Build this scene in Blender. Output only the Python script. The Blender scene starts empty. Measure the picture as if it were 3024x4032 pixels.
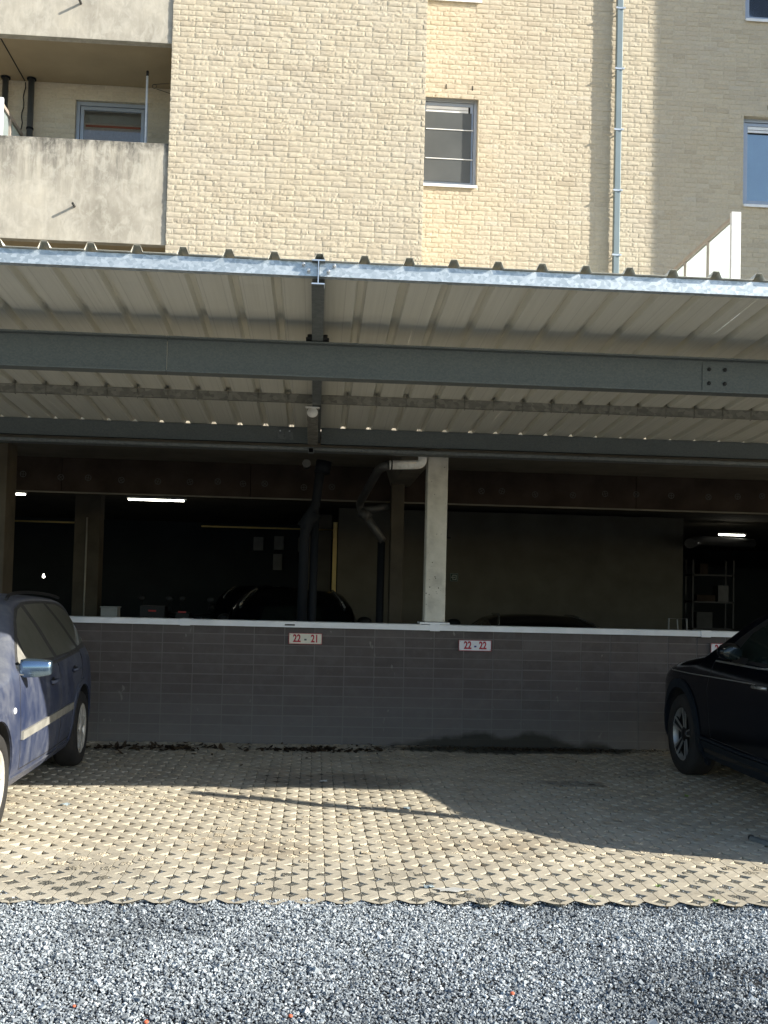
import bpy, bmesh, math, random
import numpy as np
from mathutils import Vector, Matrix
from mathutils.geometry import delaunay_2d_cdt
R = math.radians
random.seed(7)
rng = np.random.default_rng(11)
scene = bpy.context.scene
col = scene.collection

# ------------------------------------------------------------------ noise
def _h(i, j, k, seed):
    n = (i * 374761393 + j * 668265263 + k * 2147483647 + seed * 1274126177) & 0xFFFFFFFF
    n = ((n ^ (n >> 13)) * 1274126177) & 0xFFFFFFFF
    n = n ^ (n >> 16)
    return (n & 0xFFFF) / 65535.0
def vnoise(x, y, z=0.0, seed=0):
    x = np.asarray(x, float); y = np.asarray(y, float); z = np.asarray(z, float) + 0 * x
    xi = np.floor(x).astype(np.int64); yi = np.floor(y).astype(np.int64); zi = np.floor(z).astype(np.int64)
    fx = x - xi; fy = y - yi; fz = z - zi
    fx = fx * fx * (3 - 2 * fx); fy = fy * fy * (3 - 2 * fy); fz = fz * fz * (3 - 2 * fz)
    r = 0
    for a in (0, 1):
        for b in (0, 1):
            for c in (0, 1):
                w = (fx if a else 1 - fx) * (fy if b else 1 - fy) * (fz if c else 1 - fz)
                r = r + w * _h(xi + a, yi + b, zi + c, seed)
    return r * 2 - 1

# ------------------------------------------------------------------ materials
class NT:
    def __init__(s, name):
        s.m = bpy.data.materials.new(name); s.m.use_nodes = True
        s.t = s.m.node_tree; s.t.nodes.clear()
        s.out = s.n('ShaderNodeOutputMaterial')
        s.b = s.n('ShaderNodeBsdfPrincipled')
        s.l(s.b.outputs[0], s.out.inputs['Surface'])
    def n(s, typ, **kw):
        nd = s.t.nodes.new(typ)
        for k, v in kw.items():
            if k[0] == '_': setattr(nd, k[1:], v)
            else: nd.inputs[k].default_value = v
        return nd
    def l(s, a, b): s.t.links.new(a, b)
    def coord(s, scale=(1, 1, 1), kind='Object'):
        tc = s.n('ShaderNodeTexCoord'); mp = s.n('ShaderNodeMapping')
        mp.inputs['Scale'].default_value = scale
        s.l(tc.outputs[kind], mp.inputs['Vector']); return mp.outputs[0]
    def wpos(s, scale=(1, 1, 1)):
        g = s.n('ShaderNodeNewGeometry'); mp = s.n('ShaderNodeMapping')
        mp.inputs['Scale'].default_value = scale
        s.l(g.outputs['Position'], mp.inputs['Vector']); return mp.outputs[0]
    def noise(s, vec, scale, detail=4, rough=.55, dist=0):
        nd = s.n('ShaderNodeTexNoise', Scale=scale, Detail=detail, Roughness=rough, Distortion=dist)
        s.l(vec, nd.inputs['Vector']); return nd.outputs['Fac']
    def ramp(s, fac, stops):
        nd = s.n('ShaderNodeValToRGB'); e = nd.color_ramp.elements
        while len(e) < len(stops): e.new(.5)
        for i, (p, c) in enumerate(stops):
            e[i].position = p
            e[i].color = (*c, 1) if isinstance(c, tuple) else (c, c, c, 1)
        s.l(fac, nd.inputs['Fac']); return nd.outputs['Color']
    def mix(s, fac, a, b, mode='MIX'):
        nd = s.n('ShaderNodeMix'); nd.data_type = 'RGBA'; nd.blend_type = mode
        for v, i in ((fac, 0), (a, 6), (b, 7)):
            if isinstance(v, bpy.types.NodeSocket): s.l(v, nd.inputs[i])
            elif isinstance(v, tuple): nd.inputs[i].default_value = (*v, 1)
            else: nd.inputs[i].default_value = v
        return nd.outputs[2]
    def math(s, op, a, b=0., clamp=False):
        nd = s.n('ShaderNodeMath'); nd.operation = op; nd.use_clamp = clamp
        for v, i in ((a, 0), (b, 1)):
            if isinstance(v, bpy.types.NodeSocket): s.l(v, nd.inputs[i])
            else: nd.inputs[i].default_value = v
        return nd.outputs[0]
    def attr(s, name):
        nd = s.n('ShaderNodeAttribute'); nd.attribute_name = name; return nd.outputs['Fac']
    def bump(s, h, strength=.3, dist=.01):
        nd = s.n('ShaderNodeBump', Strength=strength, Distance=dist)
        s.l(h, nd.inputs['Height']); s.l(nd.outputs[0], s.b.inputs['Normal'])
    def set(s, color=None, rough=None, metal=None, spec=None):
        for v, k in ((color, 'Base Color'), (rough, 'Roughness'), (metal, 'Metallic'), (spec, 'Specular IOR Level')):
            if v is None: continue
            if isinstance(v, bpy.types.NodeSocket): s.l(v, s.b.inputs[k])
            elif isinstance(v, tuple): s.b.inputs[k].default_value = (*v, 1)
            else: s.b.inputs[k].default_value = v
        return s
M = {}
def simple(name, c, rough=.6, metal=0., var=.12, sc=8., bump=0., spec=.5):
    m = NT(name); v = m.coord()
    n = m.noise(v, sc, 5)
    lo = tuple(x * (1 - var) for x in c); hi = tuple(min(1, x * (1 + var)) for x in c)
    m.set(m.ramp(n, [(.3, lo), (.7, hi)]), rough, metal, spec)
    if bump: m.bump(m.noise(v, sc * 6, 3), bump, .004)
    M[name] = m.m; return m.m

def mk_materials():
    # brick
    m = NT('brick'); p = m.wpos(); t = m.attr('tone')
    c = m.ramp(t, [(0., (.46, .395, .295)), (.35, (.53, .46, .345)), (.7, (.575, .505, .38)), (1., (.55, .495, .395))])
    n = m.noise(p, 28, 6, .65)
    c = m.mix(m.ramp(n, [(.45, 0.), (.75, .38)]), c, (.33, .285, .22))
    n2 = m.noise(p, 1.3, 4)
    c = m.mix(m.ramp(n2, [(.4, 0.), (.7, .3)]), c, (.47, .43, .37))
    m.set(c, .92, spec=.2); m.bump(m.noise(p, 160, 5, .7), .5, .003); M['brick'] = m.m
    m = NT('mortar'); p = m.wpos()
    m.set(m.ramp(m.noise(p, 30, 4), [(.3, (.48, .43, .33)), (.7, (.60, .54, .43))]), .95, spec=.1)
    m.bump(m.noise(p, 120, 3), .5, .004); M['mortar'] = m.m
    # stained concrete parapet
    m = NT('parapet_concrete'); p = m.wpos()
    big = m.noise(p, 1.6, 6, .6)
    c = m.ramp(big, [(.3, (.30, .275, .225)), (.5, (.44, .405, .34)), (.7, (.55, .505, .415))])
    streak = m.noise(m.wpos((7, 7, .8)), 1.4, 6, .7)
    sep = m.n('ShaderNodeSeparateXYZ'); g = m.n('ShaderNodeNewGeometry'); m.l(g.outputs['Position'], sep.inputs[0])
    # grime runs down from the top edge of the lower parapet (z 7.5)
    d = m.math('SUBTRACT', 7.52, sep.outputs['Z'])
    f = m.math('SUBTRACT', 1.0, m.math('DIVIDE', d, .75), True)
    f = m.math('MULTIPLY', f, m.math('LESS_THAN', sep.outputs['Z'], 7.6))
    f2 = m.math('MULTIPLY', m.ramp(streak, [(.36, 0.), (.64, 1.)]), m.math('ADD', .22, m.math('MULTIPLY', f, .95)), True)
    c = m.mix(f2, c, (.15, .14, .12))
    edge = m.math('MULTIPLY', m.math('SUBTRACT', 1.0, m.math('DIVIDE', d, .15), True), m.math('LESS_THAN', sep.outputs['Z'], 7.6))
    edge = m.math('MULTIPLY', edge, m.ramp(m.noise(p, 14, 6, .7), [(.35, .1), (.6, 1.)]), True)
    c = m.mix(edge, c, (.07, .068, .06))
    c = m.mix(m.ramp(m.noise(m.wpos((1, 1, .6)), 9, 7, .7, .6), [(.46, 0.), (.62, .45)]), c, (.60, .565, .485))
    m.set(c, .9, spec=.2); m.bump(m.noise(p, 60, 5, .7), .25, .004); M['parapet_concrete'] = m.m
    simple('soffit', (.36, .29, .19), .9, var=.12, sc=1.2, spec=.1)
    # old grey column concrete
    m = NT('column_concrete'); p = m.wpos()
    c = m.ramp(m.noise(p, 5, 6, .6), [(.3, (.42, .40, .35)), (.5, (.58, .56, .49)), (.75, (.70, .67, .60))])
    v = m.n('ShaderNodeTexVoronoi', Scale=26.); m.l(p, v.inputs['Vector'])
    pits = m.math('MULTIPLY', m.ramp(v.outputs['Distance'], [(.12, 1.), (.2, 0.)]), m.ramp(m.noise(p, 6, 2), [(.5, 0.), (.6, 1.)]))
    c = m.mix(pits, c, (.09, .08, .06))
    m.set(c, .9, spec=.2); m.bump(m.math('SUBTRACT', m.noise(p, 50, 4), pits), .35, .006); M['column_concrete'] = m.m
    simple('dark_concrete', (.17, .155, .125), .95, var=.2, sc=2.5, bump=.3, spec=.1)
    # dark wall blocks and their joints, with the same paler foot and damp
    for nm, k, c0, c1 in (('wall_block', 1., (.088, .074, .069), (.135, .117, .110)), ('wall_joint', 1.4, (.150, .136, .128), (.205, .187, .172))):
        m = NT(nm); p = m.wpos()
        t = m.attr('tone') if nm == 'wall_block' else m.noise(p, 12, 5)
        c = m.ramp(t, [(0., c0), (1., c1)])
        c = m.mix(m.ramp(m.noise(p, 9, 6, .65), [(.45, 0.), (.75, .5)]), c, (.17, .155, .145))
        sep = m.n('ShaderNodeSeparateXYZ'); g = m.n('ShaderNodeNewGeometry'); m.l(g.outputs['Position'], sep.inputs[0])
        foot = m.math('SUBTRACT', 1., m.math('DIVIDE', sep.outputs['Z'], .62), True)
        c = m.mix(m.math('MULTIPLY', foot, .42), c, (.235, .235, .22))
        dx = m.math('DIVIDE', m.math('SUBTRACT', sep.outputs['X'], 1.95), 1.2)
        e = m.math('ADD', m.math('MULTIPLY', dx, dx), m.math('DIVIDE', sep.outputs['Z'], .155))
        e = m.math('ADD', e, m.math('MULTIPLY', m.math('SUBTRACT', m.noise(m.wpos((1, 1, 1.6)), 3.2, 3), .5), 1.5))
        c = m.mix(m.ramp(e, [(.55, .82), (1.15, 0.)]), c, (.030, .030, .022))
        sp = m.noise(m.wpos((1, 1, .5)), 11, 3)
        c = m.mix(m.ramp(sp, [(.70, 0.), (.74, .55)]), c, (.30, .28, .25))
        m.set(c, .92, spec=.2); m.bump(m.noise(p, 90, 5, .7), .5, .003); M[nm] = m.m
    # galvanised steel with spangle
    def galv(name, a, b, sc, rough, metal):
        m = NT(name); p = m.coord()
        v = m.n('ShaderNodeTexVoronoi', Scale=sc); m.l(m.coord((1, 1, 1.3)), v.inputs['Vector'])
        w = m.n('ShaderNodeSeparateColor'); m.l(v.outputs['Color'], w.inputs[0])
        f = m.mix(.35, w.outputs[0], m.noise(p, 3, 5))
        m.set(m.ramp(f, [(.15, a), (.85, b)]), rough, metal); M[name] = m.m
    galv('galv_bright', (.40, .46, .50), (.68, .73, .76), 48, .42, .55)
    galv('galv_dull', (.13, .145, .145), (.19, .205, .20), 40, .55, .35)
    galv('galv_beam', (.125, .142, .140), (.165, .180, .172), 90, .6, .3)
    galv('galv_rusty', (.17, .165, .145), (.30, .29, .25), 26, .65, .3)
    m = NT('roof_sheet'); p = m.coord()
    c = m.ramp(m.noise(m.coord((30, .6, 1)), 1.5, 5, .6), [(.3, (.63, .615, .53)), (.6, (.69, .675, .59)), (.8, (.71, .695, .61))])
    w = m.n('ShaderNodeTexWave', Scale=2.55, Distortion=0.); w.wave_type = 'BANDS'; w.bands_direction = 'X'
    m.l(m.coord((1, 1, 1)), w.inputs['Vector'])
    line = m.ramp(w.outputs['Fac'], [(.0, .22), (.010, 0.)])
    c = m.mix(line, c, (.22, .21, .18))
    m.set(c, .5, .0, .4); M['roof_sheet'] = m.m
    simple('coping', (.80, .81, .82), .45, 0., var=.08, sc=5)
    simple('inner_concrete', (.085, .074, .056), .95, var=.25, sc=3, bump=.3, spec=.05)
    simple('white_metal', (.80, .81, .82), .4)
    simple('taupe_metal', (.40, .34, .29), .45)
    simple('window_frame', (.36, .40, .46), .35, .3, var=.04)
    simple('pipe_zinc', (.20, .25, .265), .45, .3, var=.06, sc=3)
    simple('steel_clamp', (.72, .74, .74), .3, .7)
    simple('dark_pipe', (.055, .06, .06), .35, 0, var=.15)
    simple('black_pipe', (.010, .012, .015), .7, spec=.2)
    simple('pvc', (.86, .80, .72), .5, var=.3, sc=9)
    simple('grey_pvc', (.06, .06, .057), .5, var=.2)
    simple('black_plastic', (.012, .012, .013), .55, bump=.2)
    simple('rubber', (.02, .019, .018), .85, var=.25, bump=.3)
    simple('dark_metal', (.03, .03, .03), .5, .5)
    simple('bolt_metal', (.66, .68, .70), .28, .8)
    simple('brown_panel', (.045, .034, .027), .95, var=.3, sc=3.5, bump=.4, spec=.05)
    simple('block_inside', (.125, .118, .095), .95, var=.15, sc=2, spec=.05)
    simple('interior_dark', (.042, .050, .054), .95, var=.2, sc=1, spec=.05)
    simple('yellow_pipe', (.55, .42, .15), .5)
    simple('blind_grey', (.085, .09, .088), .42, var=.12, sc=3)
    simple('curtain_sky_tint', (.60, .78, 1.0), .9, var=.06, sc=3)  # white curtain with the blue sky reflection put into its colour
    simple('blind_cream', (.34, .32, .27), .9)
    simple('red_band', (.40, .07, .03), .8)
    simple('room_dark', (.01, .01, .01), .9)
    simple('green_plastic', (.03, .22, .13), .5)
    simple('sign_cream', (.72, .68, .56), .45, var=.05, sc=14)
    simple('sign_white', (.74, .74, .76), .4, var=.05, sc=14)
    simple('sign_red', (.42, .015, .03), .5, var=.15)
    simple('sign_blue', (.05, .05, .2), .5)
    simple('exit_green', (.02, .05, .04), .5)
    simple('exit_white', (.34, .37, .33), .5)
    simple('card_white', (.30, .31, .30), .8)
    simple('dim_grey', (.07, .07, .066), .8)
    simple('red_lamp', (.55, .02, .02), .3)
    simple('matt_black', (.02, .02, .02), .9)  # plain near-black for door gaps, wheel wells, drums and dark lines
    simple('alloy_edge', (.42, .42, .40), .35, .5)
    simple('alloy_dark', (.008, .008, .009), .4, .2)
    simple('chrome', (.45, .45, .43), .25, .7)
    simple('orange_stone', (.60, .13, .06), .7)
    simple('weed', (.20, .30, .06), .7, var=.3, sc=30)
    simple('white_scrap', (.52, .52, .49), .35, var=.2, sc=25)
    simple('scrap_blue', (.30, .36, .38), .3, var=.35, sc=30)
    simple('red_cap', (.35, .02, .03), .4)
    # hubcap, dusty silver
    m = NT('hubcap'); p = m.coord()
    m.set(m.ramp(m.noise(p, 12, 5), [(.3, (.50, .47, .41)), (.7, (.72, .70, .65))]), .42, .35); M['hubcap'] = m.m
    # dusty blue paint
    m = NT('blue_paint'); p = m.coord()
    n = m.noise(m.coord((2.2, 2.2, 1.1)), 2.4, 7, .62, .6)
    n2 = m.noise(p, 24, 5, .7)
    f = m.math('ADD', m.math('MULTIPLY', n, .75), m.math('MULTIPLY', n2, .25))
    dust = m.ramp(f, [(.38, .14), (.5, .32), (.62, .62)])
    g = m.n('ShaderNodeNewGeometry'); sp_ = m.n('ShaderNodeSeparateXYZ'); m.l(g.outputs['Normal'], sp_.inputs[0])
    up = m.math('MULTIPLY', m.math('MAXIMUM', sp_.outputs['Z'], 0.), .45)
    df = m.math('ADD', dust, up, True)
    m.set(m.mix(df, (.007, .020, .075), (.145, .155, .18)), m.ramp(df, [(.1, .28), (.6, .7)]), .0)
    m.b.inputs['Coat Weight'].default_value = .25; m.b.inputs['Coat Roughness'].default_value = .25
    M['blue_paint'] = m.m
    m = NT('mirror_sky_tint'); m.set((.20, .29, .40), .16, .9); M['mirror_sky_tint'] = m.m  # blue sky reflection put into the metallic housing colour
    m = NT('mirror_glass'); m.set((.75, .85, .92), .03, 1.); M['mirror_glass'] = m.m
    simple('dusty_plastic', (.25, .245, .22), .75, var=.2, sc=14)
    simple('dusty_black', (.055, .055, .055), .7, var=.3, sc=14)
    m = NT('dusty_glass'); p = m.coord()
    m.set(m.ramp(m.noise(p, 9, 6, .6), [(.3, (.105, .108, .088)), (.7, (.15, .152, .128))]), .42, 0, .5)
    m.b.inputs['Coat Weight'].default_value = .35; m.b.inputs['Coat Roughness'].default_value = .08; M['dusty_glass'] = m.m
    m = NT('clean_glass'); m.set((.012, .018, .016), .06, 0, .6); M['clean_glass'] = m.m
    m = NT('screen_glass')
    di = m.n('ShaderNodeBsdfDiffuse'); di.inputs[0].default_value = (.52, .60, .60, 1); tl = m.n('ShaderNodeBsdfTranslucent'); tl.inputs[0].default_value = (.62, .73, .73, 1)
    mx = m.n('ShaderNodeMixShader'); mx.inputs[0].default_value = .62; m.l(di.outputs[0], mx.inputs[1]); m.l(tl.outputs[0], mx.inputs[2]); m.l(mx.outputs[0], m.out.inputs['Surface']); M['screen_glass'] = m.m
    m = NT('black_paint'); p = m.coord()
    m.set((.002, .003, .006), .14, 0, .28); M['black_paint'] = m.m
    m = NT('cladding'); m.set((.008, .013, .02), .6, 0, .3); M['cladding'] = m.m
    # window pane: mostly see-through, reflecting
    m = NT('window_glass'); t = m.t
    tr = m.n('ShaderNodeBsdfTransparent'); tr.inputs[0].default_value = (.93, .96, .98, 1)
    gl = m.n('ShaderNodeBsdfGlossy', Roughness=.02)
    fr = m.n('ShaderNodeFresnel', IOR=1.7); mx = m.n('ShaderNodeMixShader')
    m.l(fr.outputs[0], mx.inputs[0]); m.l(tr.outputs[0], mx.inputs[1]); m.l(gl.outputs[0], mx.inputs[2])
    m.l(mx.outputs[0], m.out.inputs['Surface']); M['window_glass'] = m.m
    for nm, c, s in (('tube_light', (1, .96, .82), 9.), ('warm_tube', (1, .85, .5), 2.)):
        m = NT(nm); m.set((.8, .8, .8), .4)
        m.b.inputs['Emission Color'].default_value = (*c, 1); m.b.inputs['Emission Strength'].default_value = s
        M[nm] = m.m
    # paver concrete
    m = NT('paver'); p = m.wpos()
    c = m.ramp(m.noise(p, 2.2, 7, .62), [(.3, (.33, .295, .23)), (.5, (.435, .395, .31)), (.7, (.51, .465, .37))])
    c = m.mix(m.ramp(m.noise(p, 60, 4, .7), [(.45, 0.), (.8, .35)]), c, (.28, .255, .21))
    c = m.mix(m.ramp(m.noise(p, .9, 5, .7), [(.55, 0.), (.75, .4)]), c, (.30, .22, .13))
    # dark oily spots in the two bays and the damp strip along the wall
    sep = m.n('ShaderNodeSeparateXYZ'); g = m.n('ShaderNodeNewGeometry'); m.l(g.outputs['Position'], sep.inputs[0])
    def blob(c, cx, cy, rx, ry, k, colr):
        a = m.math('DIVIDE', m.math('SUBTRACT', sep.outputs['X'], cx), rx); b = m.math('DIVIDE', m.math('SUBTRACT', sep.outputs['Y'], cy), ry)
        e = m.math('ADD', m.math('MULTIPLY', a, a), m.math('MULTIPLY', b, b))
        e = m.math('ADD', e, m.math('MULTIPLY', m.math('SUBTRACT', m.noise(p, 4, 5, .65), .5), 1.9))
        return m.mix(m.ramp(e, [(.5, k), (1.05, 0.)]), c, colr)
    c = blob(c, .15, 8.40, .75, .34, .5, (.13, .11, .085))
    c = blob(c, -.3, 6.15, .5, .22, .35, (.17, .12, .07))
    c = blob(c, 1.2, 6.35, .35, .2, .3, (.17, .12, .07))
    c = blob(c, 2.15, 8.4, .28, .16, .5, (.10, .10, .09))
    c = blob(c, 2.0, 10.25, 1.5, .33, .9, (.03, .034, .026))
    m.set(c, .9, spec=.2); m.bump(m.noise(p, 130, 5, .7), .5, .003); M['paver'] = m.m
    m = NT('sand_fill'); p = m.wpos()
    v = m.n('ShaderNodeTexVoronoi', Scale=95.); m.l(p, v.inputs['Vector'])
    w = m.n('ShaderNodeSeparateColor'); m.l(v.outputs['Color'], w.inputs[0])
    c = m.ramp(w.outputs[0], [(.1, (.40, .34, .24)), (.5, (.60, .52, .385)), (.95, (.72, .65, .50))])
    sep = m.n('ShaderNodeSeparateXYZ'); g = m.n('ShaderNodeNewGeometry'); m.l(g.outputs['Position'], sep.inputs[0])
    c = m.mix(m.ramp(m.noise(p, 1.1, 4), [(.5, 0.), (.72, .5)]), c, (.20, .15, .09))
    yy = m.math('ADD', sep.outputs['Y'], m.math('MULTIPLY', m.noise(p, 1.5, 4), .9))
    c = m.mix(m.math('SUBTRACT', 1., m.math('MULTIPLY', m.math('SUBTRACT', yy, 6.05), 3.0), True), c, (.13, .125, .105))
    c = blob(c, .05, 8.45, .6, .42, .9, (.03, .028, .025))
    c = blob(c, 2.15, 8.4, .3, .18, .8, (.03, .03, .028))
    c = blob(c, 2.0, 10.25, 1.5, .33, .9, (.03, .034, .026))
    m.set(c, .95, spec=.1); m.bump(v.outputs['Distance'], .8, .01); M['sand_fill'] = m.m
    # gravel stones
    m = NT('gravel_stone'); t = m.attr('tone'); p = m.wpos()
    c = m.ramp(t, [(0., (.07, .08, .09)), (.35, (.20, .225, .245)), (.7, (.42, .46, .485)), (1., (.72, .76, .77))])
    m.set(c, .75, spec=.4); m.bump(m.noise(p, 500, 2), .3, .001); M['gravel_stone'] = m.m
    m = NT('gravel_ground'); p = m.wpos()
    v = m.n('ShaderNodeTexVoronoi', Scale=75.); m.l(p, v.inputs['Vector'])
    w = m.n('ShaderNodeSeparateColor'); m.l(v.outputs['Color'], w.inputs[0])
    c = m.mix(m.ramp(v.outputs['Distance'], [(.3, 0.), (.62, .9)]), m.ramp(w.outputs[0], [(.0, (.14, .155, .165)), (1., (.42, .46, .48))]), (.03, .033, .036))
    m.set(c, .85, spec=.3); m.bump(m.math('SUBTRACT', 1., v.outputs['Distance']), 1., .012); M['gravel_ground'] = m.m
    simple('subgrade', (.035, .036, .037), .95, var=.3, sc=40, spec=.1)
    m = NT('leaf'); t = m.attr('tone')
    m.set(m.ramp(t, [(0., (.025, .018, .012)), (.6, (.06, .042, .025)), (.9, (.11, .075, .04)), (1., (.09, .13, .03))]), .8, spec=.2); M['leaf'] = m.m
mk_materials()

# ------------------------------------------------------------------ object helpers
def props(o, label=None, cat=None, group=None, kind=None):
    for k, v in (('label', label), ('category', cat), ('group', group), ('kind', kind)):
        if v: o[k] = v
    return o
def thing(name, label, cat, loc=(0, 0, 0), rz=0., group=None):
    o = bpy.data.objects.new(name, None); col.objects.link(o)
    o.empty_display_size = .2
    o.location = loc; o.rotation_euler = (0, 0, rz)
    return props(o, label, cat, group)
def root_of(o):
    off = Vector((0, 0, 0))
    while o is not None:
        off += Vector(o.location); o = o.parent
    return off
def link(name, me, parent=None, local=False):
    """world-coordinate mesh -> object; origin at parent's or own base"""
    o = bpy.data.objects.new(name, me); col.objects.link(o)
    if parent is not None:
        o.parent = parent
        if not local:
            off = root_of(parent)
            me.transform(Matrix.Translation(-off))
    elif not local:
        n = len(me.vertices); a = np.empty(n * 3, np.float32); me.vertices.foreach_get('co', a); a = a.reshape(-1, 3)
        mn = a.min(0); mx = a.max(0)
        c = Vector(((mn[0] + mx[0]) / 2, (mn[1] + mx[1]) / 2, mn[2]))
        me.transform(Matrix.Translation(-c)); o.location = c
    return o
class MB:
    def __init__(s): s.v = []; s.f = []; s.mi = []; s.sm = []; s.mat = 0
    def add(s, vs, fs, smooth=False):
        b = len(s.v); s.v += [tuple(v) for v in vs]
        s.f += [tuple(b + i for i in f) for f in fs]; s.mi += [s.mat] * len(fs); s.sm += [smooth] * len(fs)
    def box(s, x0, x1, y0, y1, z0, z1):
        s.add([(x0, y0, z0), (x1, y0, z0), (x1, y1, z0), (x0, y1, z0), (x0, y0, z1), (x1, y0, z1), (x1, y1, z1), (x0, y1, z1)],
              [(0, 3, 2, 1), (4, 5, 6, 7), (0, 1, 5, 4), (1, 2, 6, 5), (2, 3, 7, 6), (3, 0, 4, 7)]); return s
    def prism(s, poly, ext):
        """poly: planar 3d points, ext: extrusion vector"""
        n = len(poly); e = Vector(ext); a = [Vector(p) for p in poly]; b = [p + e for p in a]
        s.add(a + b, [tuple(range(n))[::-1], tuple(range(n, 2 * n))] + [(i, (i + 1) % n, n + (i + 1) % n, n + i) for i in range(n)]); return s
    def tube(s, pts, r, n=12, caps=True, smooth=True):
        pts = [Vector(p) for p in pts]; rr = r if isinstance(r, (list, tuple)) else [r] * len(pts)
        vs = []; up0 = None
        for i, p in enumerate(pts):
            d = (pts[min(i + 1, len(pts) - 1)] - pts[max(i - 1, 0)]).normalized()
            if up0 is None: up0 = Vector((0, 0, 1)) if abs(d.z) < .9 else Vector((1, 0, 0))
            a = d.cross(up0).normalized(); b = a.cross(d).normalized(); up0 = b
            for k in range(n):
                t = 2 * math.pi * k / n; vs.append(p + (a * math.cos(t) + b * math.sin(t)) * rr[i])
        fs = [(i * n + k, i * n + (k + 1) % n, (i + 1) * n + (k + 1) % n, (i + 1) * n + k) for i in range(len(pts) - 1) for k in range(n)]
        s.add(vs, fs, smooth)
        if caps:
            m = len(pts) - 1
            b = len(s.v) - len(vs)
            s.f += [tuple(b + k for k in range(n))[::-1], tuple(b + m * n + k for k in range(n))]; s.mi += [s.mat] * 2; s.sm += [False] * 2
        return s
    def lathe(s, prof, c, axis, n=32, smooth=True, ang=2 * math.pi):
        """prof: (r, h) list; axis unit vector"""
        ax = Vector(axis).normalized(); c = Vector(c)
        u = ax.orthogonal().normalized(); w = ax.cross(u)
        vs = [c + ax * h + (u * math.cos(2 * math.pi * k / n) + w * math.sin(2 * math.pi * k / n)) * r for (r, h) in prof for k in range(n)]
        fs = [(i * n + k, i * n + (k + 1) % n, (i + 1) * n + (k + 1) % n, (i + 1) * n + k) for i in range(len(prof) - 1) for k in range(n)]
        s.add(vs, fs, smooth); return s
    def sphere(s, c, rx, ry, rz, n=12, m=8):
        prof = []
        vs = []
        for i in range(m + 1):
            a = math.pi * i / m
            for k in range(n):
                t = 2 * math.pi * k / n
                vs.append((c[0] + rx * math.sin(a) * math.cos(t), c[1] + ry * math.sin(a) * math.sin(t), c[2] + rz * math.cos(a)))
        s.add(vs, [(i * n + k, (i + 1) * n + k, (i + 1) * n + (k + 1) % n, i * n + (k + 1) % n) for i in range(m) for k in range(n)], True); return s
    def build(s, name, mats, parent=None, bevel=0., local=False, seg=2, smooth_angle=None):
        me = bpy.data.meshes.new(name)
        me.from_pydata(s.v, [], s.f)
        me.polygons.foreach_set('material_index', s.mi); me.polygons.foreach_set('use_smooth', s.sm)
        bm = bmesh.new(); bm.from_mesh(me)
        bmesh.ops.recalc_face_normals(bm, faces=bm.faces)
        if bevel:
            bmesh.ops.bevel(bm, geom=[e for e in bm.edges if len(e.link_faces) == 2 and e.calc_face_angle(0) > .6], offset=bevel, segments=seg, affect='EDGES', profile=.6)
        bm.to_mesh(me); bm.free()
        for m in (mats if isinstance(mats, (list, tuple)) else [mats]): me.materials.append(M[m])
        me.update()
        return link(name, me, parent, local)
def np_mesh(name, V, Q, mats, parent=None, tone=None, mi=None, smooth=False, local=False):
    me = bpy.data.meshes.new(name)
    V = np.asarray(V, np.float32); Q = np.asarray(Q, np.int32); k = Q.shape[1]
    me.vertices.add(len(V)); me.vertices.foreach_set('co', V.ravel())
    me.loops.add(Q.size); me.loops.foreach_set('vertex_index', Q.ravel())
    me.polygons.add(len(Q)); me.polygons.foreach_set('loop_start', np.arange(0, Q.size, k, dtype=np.int32))
    me.polygons.foreach_set('loop_total', np.full(len(Q), k, np.int32))
    if mi is not None: me.polygons.foreach_set('material_index', np.asarray(mi, np.int32))
    me.polygons.foreach_set('use_smooth', np.full(len(Q), smooth))
    if tone is not None:
        a = me.attributes.new('tone', 'FLOAT', 'POINT'); a.data.foreach_set('value', np.asarray(tone, np.float32))
    for m in mats: me.materials.append(M[m])
    me.update(calc_edges=True); me.validate()
    return link(name, me, parent, local)

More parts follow.
